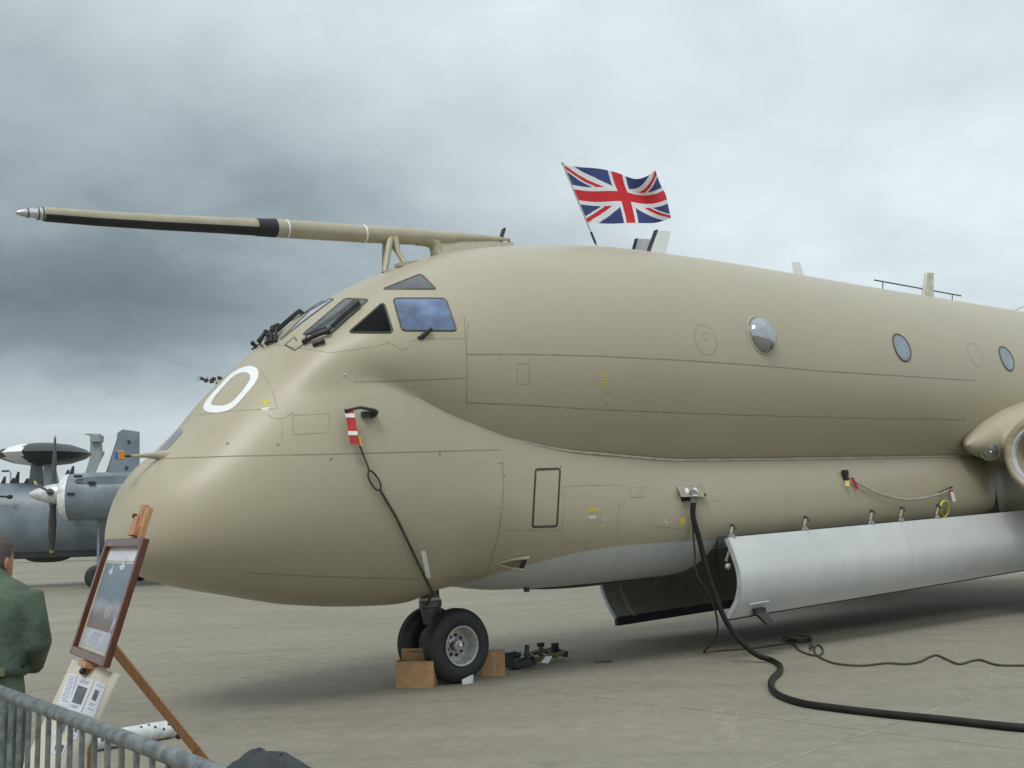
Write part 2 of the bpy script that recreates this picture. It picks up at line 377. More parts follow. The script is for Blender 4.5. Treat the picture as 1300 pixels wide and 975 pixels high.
# tables: x, value
T=dict(
 # upper lobe top z
 zt=[(-3.54,1.70),(-3.40,1.95),(-3.08,2.25),(-2.6,2.72),(-2.3,3.08),(-2.05,3.42),(-1.85,3.68),(-1.54,3.92),(-1.16,4.18),(-.5,4.51),(.25,4.78),(1.2,4.965),(2.0,5.06),(2.8,5.12),(5,5.15),(9,5.13),(15,5.13),(24,5.1),(33,4.75)],
 # upper lobe half width
 au=[(-3.54,0),(-3.4,.12),(-3.08,.28),(-2.6,.46),(-2.3,.60),(-2.05,.78),(-1.85,.91),(-1.54,1.07),(-1.1,1.245),(-.5,1.375),(.25,1.44),(1.2,1.50),(2.8,1.55),(5,1.57),(15,1.57),(22,1.5),(28,.9),(33,.12)],
 # upper lobe bottom
 zu=[(-3.54,1.70),(-3.4,1.72),(-3.08,1.95),(-2.6,2.30),(-2.0,2.66),(-1.5,2.70),(-1.0,2.48),(-.5,2.17),(.25,1.88),(1.0,1.85),(1.8,1.87),(3,1.865),(15,1.86),(22,2.1),(28,3.4),(33,4.5)],
 # lower lobe bottom
 zb=[(-3.54,1.70),(-3.51,1.62),(-3.42,1.52),(-3.23,1.38),(-2.95,1.27),(-2.42,1.13),(-1.76,.98),(-1.06,.90),(-.65,.88),(-.4,.93),(-.28,.965),(.03,1.0),(.68,.91),(1.5,.87),(3,.85),(15,.85),(18,1.2),(22,2.5),(33,4.6)],
 zl=[(-3.54,1.70),(-3.49,1.95),(-3.40,2.18),(-3.27,2.36),(-3.08,2.52),(-2.85,2.74),(-2.6,3.03),(-2.3,3.33),(-2.05,3.54),(-1.75,3.74),(-1.4,3.93),(-1.,4.05),(-.4,4.0),(.3,3.65),(1,3.25),(2,2.92),(3,2.76),(15,2.72),(20,2.8),(33,4.7)],
 al=[(-3.54,0),(-3.51,.17),(-3.45,.33),(-3.32,.52),(-3.12,.70),(-2.8,.87),(-2.42,1.0),(-1.76,1.15),(-1.06,1.24),(0,1.27),(1.5,1.25),(3,1.24),(9.7,1.24),(10.1,1.20),(10.6,1.02),(11.1,.90),(15,.85),(18,1.1),(22,.6),(33,.1)],
 cz=[(-3.54,1.70),(-3.49,1.75),(-3.3,1.9),(-2.6,2.5),(-2.0,2.95),(-1.6,3.08),(-.92,2.93),(.24,2.5),(1.59,2.34),(3.47,2.26),(15,2.26),(19,2.5),(24,3.6),(33,4.62)],
 zw=[(-3.54,1.70),(-3.3,1.80),(-2.9,1.93),(-2.2,2.10),(-1.4,2.25),(-.4,2.10),(1,1.82),(3,1.68),(15,1.66),(20,2.6),(33,4.65)],
 nt=[(-3.54,2.0),(-2.9,1.9),(-2.2,2.0),(-1.6,2.25),(-1.2,2.12),(-.8,2.02),(-.3,1.98),(.5,2.03),(2,2.15),(16,2.2)],
 k=[(-3.54,.001),(-3.1,.02),(-2.6,.06),(-2.2,.13),(-1.8,.19),(-1.5,.12),(-1.1,.03),(-.6,.006),(.5,.004),(1,.004),(16,.004)],
)
def pchip(xs,ys,x):
    xs=np.asarray(xs,float);ys=np.asarray(ys,float);h=np.diff(xs);d=np.diff(ys)/h
    m=np.zeros_like(ys)
    for i in range(1,len(xs)-1):
        if d[i-1]*d[i]>0:
            w1=2*h[i]+h[i-1];w2=h[i]+2*h[i-1];m[i]=(w1+w2)/(w1/d[i-1]+w2/d[i])
    m[0]=d[0];m[-1]=d[-1]
    x=np.clip(x,xs[0],xs[-1]);i=np.clip(np.searchsorted(xs,x)-1,0,len(h)-1)
    t=(x-xs[i])/h[i];H=h[i]
    return (2*t**3-3*t**2+1)*ys[i]+(t**3-2*t**2+t)*H*m[i]+(-2*t**3+3*t**2)*ys[i+1]+(t**3-t**2)*H*m[i+1]
def tab(n,x):
    a=T[n];s=lambda v:np.sqrt(np.maximum(0,np.asarray(v,float)+L))
    return pchip(s([p[0] for p in a]),[p[1] for p in a],s(x))
def rad_ell(th,cz,zt,zb,a,n=2.0):
    # th from up (0) to down (pi); polar centre (0,cz)
    z0=(zt+zb)/2;b=(zt-zb)/2;s=np.sin(th);c=np.cos(th)
    lo=np.zeros_like(th);hi=np.full_like(th,5.)
    for _ in range(40):
        m=(lo+hi)/2
        f=np.abs(m*s/a)**n+np.abs((cz+m*c-z0)/b)**n
        ins=f<1; lo=np.where(ins,m,lo);hi=np.where(ins,hi,m)
    return lo
def rad_egg(th,cz,zt,zw,zb,a,nt,nb=2.2):
    s=np.sin(th);c=np.cos(th);lo=np.zeros_like(th);hi=np.full_like(th,5.)
    for _ in range(40):
        m=(lo+hi)/2;z=cz+m*c-zw;up=z>0;b=np.where(up,max(zt-zw,1e-4),max(zw-zb,1e-4));n=np.where(up,nt,nb)
        f=np.abs(m*s/a)**n+np.abs(z/b)**n
        ins=f<1; lo=np.where(ins,m,lo);hi=np.where(ins,hi,m)
    return lo
def smax(a,b,k):
    h=np.maximum(k-np.abs(a-b),0)/k
    return np.maximum(a,b)+h*h*k/4
def section(x,th):
    g=lambda n:float(tab(n,np.array([x]))[0])
    cz=g('cz');ru=rad_ell(th,cz,g('zt'),g('zu'),max(g('au'),1e-3))
    rl=rad_egg(th,cz,g('zl'),g('zw'),g('zb'),max(g('al'),1e-3),g('nt'))
    return ru,rl,smax(ru,rl,g('k'))

def fuselage():
    ts = np.linspace(0.0, 1, 300); BAY0, BAY1 = 3.33, 13.6
    xs = -L + (ts ** 1.6) * (XS + L); xs[0] = -L + .0006
    n1 = n2 = 44; rings = []; crease = []; TC = []
    for x in xs:
        th = np.linspace(.9, 2.3, 400); ru, rl, _ = section(x, th); d = ru - rl
        sg = np.where((d[:-1] > 0) & (d[1:] <= 0))[0]
        TC.append(th[sg[-1]] + (th[1] - th[0]) * d[sg[-1]] / (d[sg[-1]] - d[sg[-1] + 1]) if len(sg) and x > -1.45 else float('nan'))
    TC = np.array(TC); ok = ~np.isnan(TC); TC = np.interp(xs, xs[ok], TC[ok])
    for x, tc in zip(xs, TC):
        t = np.concatenate([np.linspace(0, tc, n1), np.linspace(tc, math.pi, n2)[1:]])
        r_ = section(x, t)[2]; cz = float(tab('cz', np.array([x]))[0])
        half = np.stack([np.full_like(t, x), -r_ * np.sin(t), cz + r_ * np.cos(t)], -1)
        other = half[1:-1][::-1].copy(); other[:, 1] *= -1
        rings.append(np.concatenate([half, other])); crease.append((x, -r_[n1 - 1] * math.sin(tc), cz + r_[n1 - 1] * math.cos(tc)))
    mb = MB(); mb.loft(rings)
    n = len(rings[0])
    bm = bmesh.new(); vs = [bm.verts.new(v) for v in mb.v]
    for f in mb.f:
        try: bm.faces.new([vs[i] for i in f])
        except ValueError: pass
    bm.verts.ensure_lookup_table(); bm.edges.ensure_lookup_table()
    # sharp crease where the lobes meet
    for ci in (n1 - 1, n - (n1 - 1)):
        for i in range(len(rings) - 1):
            if crease[i][0] > -1.0:
                e = bm.edges.get((vs[i * n + ci], vs[(i + 1) * n + ci]))
                if e: e.smooth = False
    bmesh.ops.recalc_face_normals(bm, faces=bm.faces)
    bmesh.ops.triangulate(bm, faces=bm.faces[:])
    full = BVHTree.FromBMesh(bm)
    for co, no in (((BAY0, 0, 0), (1, 0, 0)), ((BAY1, 0, 0), (1, 0, 0)), ((0, 0, 1.19), (0, 0, 1))):
        bmesh.ops.bisect_plane(bm, geom=bm.verts[:] + bm.edges[:] + bm.faces[:], dist=1e-5, plane_co=co, plane_no=no)
    kill = [f for f in bm.faces if BAY0 < f.calc_center_median().x < BAY1 and f.calc_center_median().z < 1.19]
    bmesh.ops.delete(bm, geom=kill, context='FACES')
    bmesh.ops.recalc_face_normals(bm, faces=bm.faces)
    for f in bm.faces: f.smooth = True
    me = bpy.data.meshes.new('fuselage'); bm.to_mesh(me); bm.free(); me.materials.append(PAINT)
    o = bpy.data.objects.new('fuselage', me); C.objects.link(o); o.parent = plane
    return o, full, crease
# survey the painted belly edge first on a plain shell, then paint
BELLY = [(0.0, .9), (1., 1.1)]
PAINT = mat('tmp', (1, 1, 1))
fus, BV, CREASE = fuselage()
def hit(u, v, off=0.0, ret=False):
    o = Vector(w2a(CAM)); d = ray(u, v); dl = Vector((d @ AX, d @ ST, d @ AZ))
    p, n, i, dist = BV.ray_cast(o, dl)
    if p is None:
        p, n, i, dist = BV.find_nearest(o + dl * 12.0)
    if n.dot(dl) > 0: n = -n
    q = p + n * off
    return (arr(q), arr(n)) if ret else arr(q)
bp = [hit(u, v) for u, v in ((548, 752), (600, 738), (680, 715), (760, 697), (840, 689), (925, 685))]
BELLY = [(max(0.0, bp[0][0] - .1), bp[0][2] - .08)] + [(q[0], q[2]) for q in bp[1:]] + [(8.0, bp[-1][2] - .03)]
PAINT = paint_tan(); fus.data.materials[0] = PAINT
# ---- conforming ribbons and patches on the skin
def ribbon(name, pix, width, off, material, parent=plane, closed=False, mirror=False, step=5, local=False, ridge=0.):
    mb = MB()
    pts = resample([(*p, 0) for p in pix], step, closed) if not local else pix
    PN = [hit(p[0], p[1], 0, True) for p in pts] if not local else []
    if local:
        for p in resample(pix, .12, closed):
            q, n, i, d = BV.find_nearest(Vector(p)); 
            if n.dot(q - Vector((q.x, 0, 2.3))) < 0: n = -n
            PN.append((arr(q), arr(n)))
    N = len(PN); rows = []
    for i, (p, n) in enumerate(PN):
        a = PN[i - 1][0] if (closed or i) else p; b = PN[(i + 1) % N][0] if (closed or i < N - 1) else p
        s_ = unit(np.cross(n, b - a))
        rows.append([p + n * off - s_ * width / 2, p + n * (off + ridge), p + n * off + s_ * width / 2])
    for sgn in ((1, -1) if mirror else (1,)):
        R = [[q * (1, sgn, 1) for q in r_] for r_ in rows]
        vs = [q for r_ in R for q in r_]; fs = []
        for i in range(N if closed else N - 1):
            j = (i + 1) % N
            for k in (0, 1): fs.append((3 * i + k, 3 * j + k, 3 * j + k + 1, 3 * i + k + 1))
        mb.add(vs, fs)
    return obj(name, mb, material, parent, 60, space='l')
def patch(name, pix, off, material, parent=plane, mirror=False, cuts=2):
    bm = bmesh.new(); vs = [bm.verts.new((x, y, 0)) for x, y in pix]; f = bm.faces.new(vs)
    bmesh.ops.triangulate(bm, faces=[f])
    for _ in range(cuts): bmesh.ops.subdivide_edges(bm, edges=bm.edges[:], cuts=1, use_grid_fill=True)
    bmesh.ops.triangulate(bm, faces=bm.faces[:])
    vv = [hit(v.co.x, v.co.y, off) for v in bm.verts]; bm.verts.index_update(); ff = [tuple(v.index for v in f.verts) for f in bm.faces]; bm.free()
    mb = MB(); mb.add(vv, ff)
    if mirror: mb.add([q * (1, -1, 1) for q in vv], ff)
    return obj(name, mb, material, parent, 60, space='l')
def rnd(poly, k=.18, n=3):
    """round the corners of a pixel polygon"""
    out = []; N = len(poly)
    for i in range(N):
        a, b, c = arr(poly[i - 1]), arr(poly[i]), arr(poly[(i + 1) % N])
        la, lc = np.linalg.norm(a - b), np.linalg.norm(c - b); r_ = min(la, lc) * .45; r_ = min(r_, k)
        p, q = b + unit(a - b) * r_, b + unit(c - b) * r_
        for j in range(n + 1):
            t = j / n; out.append(tuple((1 - t) ** 2 * p + 2 * t * (1 - t) * b + t * t * q))
    return out
def Z4(pts): return [(290 + x * .2846, 240 + y * .2846) for x, y in pts]
def ZB(pts): return [(300 + x * .1385, 360 + y * .1385) for x, y in pts]
def window(name, poly, glass, label=None, k=4, seal=.020, mirror=True, frame=SEAL):
    r_ = rnd(poly, k)
    p = patch(name, r_, .004, glass, mirror=False, cuts=2)
    ribbon('window_seal', r_, seal, .004, frame, p, closed=True, step=6, ridge=.008)
    if mirror:
        q = p.copy(); q.data = p.data.copy(); C.objects.link(q)
        for v in q.data.vertices: v.co.y *= -1
        q.data.flip_normals()
        for ch in list(p.children):
            c = ch.copy(); c.data = ch.data.copy(); C.objects.link(c); c.parent = q
            for v in c.data.vertices: v.co.y *= -1
            c.data.flip_normals()
    if label: p['label'] = label
    return p
window('side_window', Z4([(735, 488), (968, 488), (1018, 632), (775, 632)]), GLASS_B, 'rectangular side window coloured as a blue blind with sky reflection', 5)
window('side_window', Z4([(692, 503), (735, 641), (534, 641)]), GLASS_D, 'dark triangular side window', 6)
window('eyebrow_window', Z4([(688, 447), (858, 379), (928, 447)]), GLASS_G, 'thin triangular roof window', 4)
window('windscreen_pane', ZB([(608, 468), (1000, 138), (1212, 148), (870, 458)]), GLASS_D if 0 else GLASS_G, 'dark outer windscreen pane', 4, seal=.026)
window('windscreen_pane', ZB([(400, 520), (735, 195), (790, 150), (895, 143), (640, 330), (470, 465)]), GLASS_W, 'pale front windscreen pane', 3)
# portholes
def disc_on(u, v):
    p, n = hit(u, v, 0, True); t = unit(np.cross((0, 0, 1), n)); s_ = np.cross(n, t); return p, n, t, s_
def snap(q, off):
    p, n, i, d = BV.find_nearest(Vector(q)); 
    if n.dot(Vector((0, p.y, p.z - 3.5))) < 0: n = -n
    return arr(p + n * off)
def ringp(u, v, r_, off, n=36, flat=1.):
    p, nn, t, s_ = disc_on(u, v); return [snap(p + t * r_ * flat * math.cos(2 * math.pi * k / n) + s_ * r_ * math.sin(2 * math.pi * k / n), off) for k in range(n)]
def porthole(u, v, r_, dome, label, glass):
    R = [ringp(u, v, r_ * q, .005 + dome * (1 - q * q) ** .5 if q <= 1 else .004) for q in (1, .98, .9, .75, .55, .3, .08)]
    mb = MB(); mb.loft(R, cap=False); c = len(mb.v) - 36; mb.f.append(tuple(range(c, c + 36))); mb.mi.append(0)
    p = obj('porthole', mb, glass, plane, 60, space='l'); p['label'] = label
    m2 = MB(); m2.loft([ringp(u, v, r_ * 1.17, .002), ringp(u, v, r_ * 1.12, .012), ringp(u, v, r_ * 1.02, .012), ringp(u, v, r_ * .99, .004)], cap=False)
    obj('porthole_rim', m2, TAN2 if dome else SEAL, p, 60, space='l'); return p
porthole(967, 425, .235, .13, 'domed clear observation porthole', mat('dome_glass', (.42, .44, .45), .07, spec=.9, rvar=.02, metal=.9, var=.04, scale=2))
porthole(1145, 441, .195, .0, 'flat round porthole behind the domed one', GLASS_P)
porthole(1278, 455, .195, .0, 'flat round porthole above the wing root', GLASS_P)
# hatch outlines
def outline(name, u, v, r_, n, w_, material=FAINT, rot=0.):
    p, nn, t, s_ = disc_on(u, v)
    pts = [snap(p + t * r_ * math.cos(2 * math.pi * (k + rot) / n) + s_ * r_ * math.sin(2 * math.pi * (k + rot) / n), 0) for k in range(n)]
    return ribbon(name, pts, w_, .0018, material, closed=True, local=True)
outline('hatch_outline', 896, 431, .20, 8, .008, rot=.5); outline('hatch_outline', 1238, 450, .2, 24, .010); outline('filler_cap', 896, 427, .05, 12, .007)
# ---- panel lines
PL = [([(184, 583), (240, 581), (300, 579), (400, 577), (520, 574), (634, 571)], .010),
      ([(312, 727), (360, 730), (440, 733), (533, 735)], .009),
      ([(638, 588), (639, 620), (637, 650), (632, 680), (625, 707), (617, 733)], .010),
      ([(589, 400), (592, 440), (593, 475), (592, 513)], .008),
      ([(593, 450), (680, 450), (760, 452), (860, 457), (950, 463), (1043, 471), (1140, 477), (1236, 483)], .011),
      ([(449, 485), (520, 483), (591, 480)], .008),
      ([(593, 511), (680, 515), (740, 519), (860, 524), (940, 527), (1097, 531), (1226, 533)], .010)]

for p_, w_ in PL: ribbon('panel_line', p_, w_, .0016, LINE)
FL = [([(248, 527), (300, 521), (352, 519), (344, 490), (331, 470)], .008), ([(340, 527), (352, 532), (362, 530), (372, 524)], .007), ([(358, 533), (358, 577)], .005),
      ([(490, 433), (500, 438), (508, 444), (516, 443), (522, 433), (534, 430), (594, 430), (594, 410)], .009),
      ([(657, 462), (672, 462), (672, 488), (656, 488), (657, 462)], .007),
      ([(372, 527), (418, 525), (418, 549), (372, 552), (372, 527)], .008),
      ([(716, 618), (745, 616), (792, 616)], .006), ([(714, 618), (716, 640), (712, 700)], .006), ([(640, 673), (712, 674)], .006), ([(714, 690), (750, 688)], .006),
      ([(785, 640), (783, 690)], .006), ([(792, 640), (785, 648)], .006), ([(832, 668), (880, 673), (878, 660)], .007),
      ([(900, 636), (918, 636), (918, 645)], .006), ([(560, 733), (615, 733)], .007), ([(632, 588), (640, 588)], .012), ([(631, 644), (637, 644)], .014), ([(627, 697), (632, 697)], .012),
      ([(1000, 600), (1002, 650)], .006), ([(340, 436), (420, 448), (470, 441), (492, 436)], .006), ([(560, 736), (618, 736)], .006)]
for p_, w_ in FL: ribbon('access_seam', p_, w_, .0014, FAINT)
# skin lip along the crease
cl_ = [c for c in CREASE if .25 < c[0] < 9.4]
def lipline():
    mb = MB(); rings = []
    for x, y, z in cl_:
        f = min(1, (x - .25) / 1.2)
        rings.append([(x, y + .010, z + .002), (x, y - .030 * f - .004, z - .004), (x, y - .030 * f - .004, z - .016 - .008 * f), (x, y + .006, z - .030 - .012 * f)])
    mb.loft(rings); mb.loft([[(a, -b, c) for a, b, c in r_] for r_ in rings]); return mb
obj('crease_lip', lipline(), LIP, plane, 40, space='l')
# dark outlined emergency hatch
ribbon('hatch_surround', rnd([(680, 596), (711, 595), (707, 668), (676, 669)], 3), .026, .002, mat('hatch_sealant', (.055, .055, .035), .7), closed=True, step=6, ridge=.003)
# ---- painted marks
def Z2(p): return [(190 + x / 6.41, 432 + y / 6.41, 0) for x, y in p]
outer = spline(Z2([(438, 545), (470, 480), (560, 378), (660, 275), (755, 222), (830, 212), (880, 240), (883, 300), (850, 362), (772, 455), (700, 532), (635, 572), (550, 590), (468, 582)]), 4, True)
inner = spline(Z2([(503, 512), (530, 463), (600, 380), (675, 303), (740, 268), (792, 265), (818, 292), (812, 330), (745, 425), (672, 500), (620, 527), (575, 534), (530, 532), (508, 524)]), 4, True)
zm = MB(); Rz = []
for k in range(4): Rz.append([hit(*(a * (1 - k / 3) + b * (k / 3))[:2], .003) for a, b in zip(outer, inner)])
zm.loft(Rz, cap=False); obj('zero_marking', zm, WHITE, plane, 60, space='l')
def strokes(name, paths, w_, material, off=.0025):
    first = None
    mb = MB()
    for p_ in paths:
        o = ribbon(name, p_, w_, off, material, step=2)
        V = [tuple(v.co) for v in o.data.vertices]; Fc = [tuple(f.vertices) for f in o.data.polygons]; mb.add(V, Fc); me = o.data; bpy.data.objects.remove(o); bpy.data.meshes.remove(me)
    return obj(name, mb, material, plane, 0, space='l')
strokes('number_two', [[(765, 476), (766, 473), (769, 473), (770, 476), (766, 482), (771, 482)], [(765, 486), (771, 486)], [(766, 489), (770, 489)]], .014, YEL)
for (u, v) in ((337, 511), (752, 648)):
    strokes('lifting_symbol', [[(u - 6, v - 1), (u - 1, v - 3), (u + 6, v + 1)], [(u - 5, v + 2), (u + 1, v), (u + 5, v - 2)], [(u - 1, v - 4), (u + 1, v + 4)]], .020, YEL)
    strokes('stencil_text', [[(u - 5, v + 8), (u + 5, v + 7)], [(u - 4, v + 10), (u + 4, v + 9.5)]], .011, WHITE)
strokes('earth_symbol', [[(843, 657), (841, 666)], [(843, 658), (847, 666)], [(840, 663), (848, 663)]], .016, mat('pale_yellow', (.6, .58, .3), .5))
patch('yellow_disc', [(866 + 3.4 * math.cos(k * .52), 662 + 5 * math.sin(k * .52)) for k in range(12)], .003, YEL, cuts=1)
for u, v in ((537, 692), (659, 700), (913, 639), (770, 658), (1136, 654)):
    strokes('stencil_text', [[(u - 6, v), (u + 6, v - .5)], [(u - 4, v + 2.5), (u + 5, v + 2)]], .010, mat('stencil_grey', (.5, .5, .45), .6) if u != 1136 else YEL)
patch('white_strip', [(534, 699), (540, 698.5), (547, 733), (541, 734)], .004, WHITE, cuts=2)
patch('blanking_panel', [(800, 617), (820, 617), (819, 631), (799.5, 631)], .004, TAN2, cuts=1)
ribbon('blanking_panel_edge', [(800, 617), (820, 617)], .014, .006, LIP)
for u, v in ((289, 563), (438, 476), (772, 498), (770, 513), (827, 683), (353, 564), (420, 582), (558, 576), (712, 592), (640, 604)):
    mb = MB(); p, n = hit(u, v, 0, True); mb.lathe([(0, .013), (.004, .012), (.006, .008), (.007, .001)], p, n, 10)
    obj('fastener', mb, CHROME if u == 438 else LINE, plane, 40, space='l')
# ---- NACA scoop
def scoop():
    a = hit(630, 716, .0); b = hit(670, 706, .0); c = hit(664, 722, .0); n = hit(655, 712, 0, True)[1]
    mb = MB(); dn = n * .006
    mb.add([a + dn, b + dn, c + dn], [(0, 1, 2)]); o = obj('air_scoop', mb, mat('scoop_shade', (.20, .178, .12), .6), plane, 0, space='l')
    m2 = MB(); m2.tube([a + dn, hit(650, 709, .012), b + n * .02], [.006, .014, .022], 8); m2.tube([a + dn, hit(648, 720, .01), c + n * .02], [.006, .012, .02], 8)
    obj('scoop_lip', m2, LIP, o, 50, space='l')
    m3 = MB(); m3.add([b + n * .012, c + n * .012, hit(659, 719, .010), hit(664, 709, .010)], [(0, 1, 2, 3)]); obj('scoop_throat', m3, BLACK, o, 0, space='l')
scoop()
# ---- nose sensor window (dark strip on the brow of the nose)
patch('sensor_window', rnd([(203, 571), (226, 546), (232, 545), (231, 550), (212, 571)], 2), .004, mat('sensor_grey', (.20, .23, .26), .15, spec=.7))
# ---- pitot / yaw probe at the nose with orange vane
def probe_nose():
    b = hit(205, 580, 0); 
    base = on_y(200, 578, b[1] + .0); tip = on_y(166, 579, b[1] - .05)
    mb = MB(); mb.tube([base + (.10, 0, -.02), base, base * .6 + tip * .4, tip], [.075, .035, .022, .012], 12)
    o = obj('nose_probe', mb, TAN2, plane, 50, space='l')
    t2 = on_y(156, 579, b[1] - .06); m2 = MB(); m2.tube([tip, t2], .012, 8); obj('probe_shaft', m2, DARK, o, 50, space='l')
    m3 = MB(); e = on_y(153, 578, b[1] - .06); m3.box(e, (.028, 0, 0), (0, .03, 0), (0, 0, .04)); obj('probe_vane', m3, ORANGE, o, 0, space='l', bevel=.006)
    m4 = MB(); e = on_y(148, 578, b[1] - .06); m4.box(e, (.012, 0, 0), (0, .025, 0), (0, 0, .032)); obj('probe_cover', m4, BLUE, o, 0, space='l', bevel=.004)
probe_nose()
# ================ refuelling boom above the cockpit
def boom():
    def q(u, v): return on_y(u, v, 0)
    T_ = [(56, 272, 17), (120, 277, 18), (200, 282, 19), (280, 286, 20), (325, 288.5, 21)]
    def rr(p, px): return px / 2 * np.linalg.norm(a2w(p) - CAM) / F * .985
    P = [q(u, v) for u, v, d in T_]; R = [rr(p, t[2]) for p, t in zip(P, T_)]
    mb = MB(); mb.tube(P, R, 32)
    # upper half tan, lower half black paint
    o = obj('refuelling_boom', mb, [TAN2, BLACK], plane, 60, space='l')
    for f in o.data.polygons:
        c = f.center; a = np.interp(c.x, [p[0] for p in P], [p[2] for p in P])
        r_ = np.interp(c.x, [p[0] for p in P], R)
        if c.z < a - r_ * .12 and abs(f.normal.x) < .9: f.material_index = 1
    m = MB(); a, b = q(325, 288.5), q(349, 289.5); m.tube([a, b], [rr(a, 22), rr(b, 23.5)], 32); obj('boom_collar', m, BLACK, o, 60, space='l')
    # aft thick section and its fairing down to the roof
    T2 = [(349, 289.8, 22.5), (400, 293, 22.5), (460, 297, 22), (520, 300, 21.5), (560, 302, 18), (600, 303, 13), (646, 304.5, 6)]
    P2 = [q(u, v) for u, v, d in T2]; m = MB(); m.tube(P2, [rr(p, t[2]) for p, t in zip(P2, T2)], 28); o2 = obj('boom_root', m, TAN2, plane, 60, space='l')
    for u, v, d in ((363, 290.8, 23), (461, 297, 22.8)):
        a = q(u - 1, v); b = q(u + 1, v); m = MB(); m.tube([a, b], rr(a, d) * 1.015, 28); obj('boom_ring', m, WHITE, o2, 60, space='l')
    # elbow and spine fairing
    el_ = [q(528, 303), q(543, 305), q(552, 311), q(556, 326)]
    m = MB(); m.tube(spline(el_, 5), .078, 20); obj('boom_elbow', m, TAN2, o2, 60, space='l')
    m = MB(); top = [(548, 300), (580, 301), (620, 302.5), (650, 305)]; bot = [(552, 324), (585, 319), (620, 315), (652, 312)]
    rings = []
    for (a, b), (c, d), wd in zip(top, bot, (.05, .06, .05, .02)):
        A = q(a, b); B = q(c, d); rings.append([A + (0, -wd * .5, -.02), A + (0, wd * .5, -.02), B + (0, wd * 2, -.05), B + (0, -wd * 2, -.05)])
    m.loft(rings); obj('boom_fairing', m, TAN2, o2, 40, space='l')
    # forked support legs
    m = MB(); A = q(495, 305)
    for (u, v, y) in ((488, 341, -.16), (488, 341, .16)):
        B = on_y(u, v, y) + (0, 0, -.05); m.tube([A + (-.02, y * .3, .03), B], [.042, .032], 12)
    for y in (-.2, .2):
        s0 = on_y(516, 333, y) + (0, 0, -.04); m.tube([A + (.03, y * .3, .03), A * .5 + s0 * .5, s0], [.040, .030, .036], 12); m.box(s0 + (0, 0, .02), (.13, 0, .03), (0, .05, 0), (0, 0, .02))
    obj('boom_support', m, TAN2, o2, 50, space='l')
    # nozzle
    P3 = [(20, 270), (23, 270), (32, 270.3), (40, 270.6), (44, 270.8), (44.5, 270.8), (56, 271.8)]; W3 = [3, 6, 10, 11, 10, 13.5, 15]
    PP = [q(*p) for p in P3]; m = MB(); m.tube(PP, [rr(p, w_) for p, w_ in zip(PP, W3)], 20); obj('boom_nozzle', m, mat('nozzle_metal', (.62, .63, .64), .3, .7), o, 60, space='l')
    for u, d in ((34, 11.5), (47, 15.5), (53, 16)):
        a = q(u, 270.6 + (u - 40) * .07); b = q(u + 2, 270.7 + (u - 40) * .07); m = MB(); m.tube([a, b], rr(a, d), 20); obj('nozzle_ring', m, GREYM, o, 60, space='l')
boom()
# ================ blade antennas on the spine
def blade(pix, th, m_, label=None, lead=None, y=0.0, leadw=1.4):
    P = [on_y(u, v, y) for u, v in pix]; c = sum(P) / len(P)
    P[0] = P[0] + (0, 0, -.03); P[-1] = P[-1] + (0, 0, -.03)
    mb = MB(); mb.prism([p + (0, -th / 2, 0) for p in P], (0, th, 0)); o = obj('blade_antenna', mb, m_, plane, 0, space='l', bevel=th * .3)
    if label: o['label'] = label
    if lead:
        a, b = arr(pix[0]), arr(pix[1]); Q = [on_y(*q, y) for q in (a, b, b + (leadw, 0), a + (leadw, 0))]
        mb = MB(); mb.prism([p + (-.012, -th * .62, 0) for p in Q], (0, th * 1.24, 0)); obj('leading_edge', mb, lead, o, 0, space='l')
    return o
blade([(633, 312), (640, 290), (645, 290), (642, 312)], .05, WHITE, 'small white blade antenna at the boom root', BLACK, leadw=1.6)
blade([(804, 318), (808, 303), (825, 303), (822, 320)], .04, mat('translucent_grey', (.80, .82, .85), .4), 'short grey blade antenna', BLACK, leadw=1.2, y=.25)
blade([(822, 322), (833, 292), (851, 293), (843, 324)], .05, WHITE, 'tall white blade antenna with black leading edge', BLACK)
blade([(1009, 350), (1006, 332), (1014, 332), (1021, 351)], .04, WHITE, 'small white blade antenna mid spine')
blade([(1170, 378), (1175, 346), (1184, 346), (1184, 379)], .06, mat('cream_paint', (.55, .54, .46), .5), 'cream blade antenna beside the roof rail')
rl = MB(); A, B = on_y(1110, 355.5, .35), on_y(1220, 375.5, .35); rl.tube([A, B], .013, 8)
for t in (.09, .53, .89):
    p = A + (B - A) * t; rl.tube([p, p + (-.05, 0, -.24)], .010, 6)
obj('roof_rail', rl, DARK, plane, 50, space='l')
wr = MB(); wr.tube([on_y(1284, 396, 0), on_y(1310, 388, 0) + (0, 0, .05), (22, 0, 6.6)], .006, 6); obj('wire_aerial', wr, DARK, plane, 50, space='l')
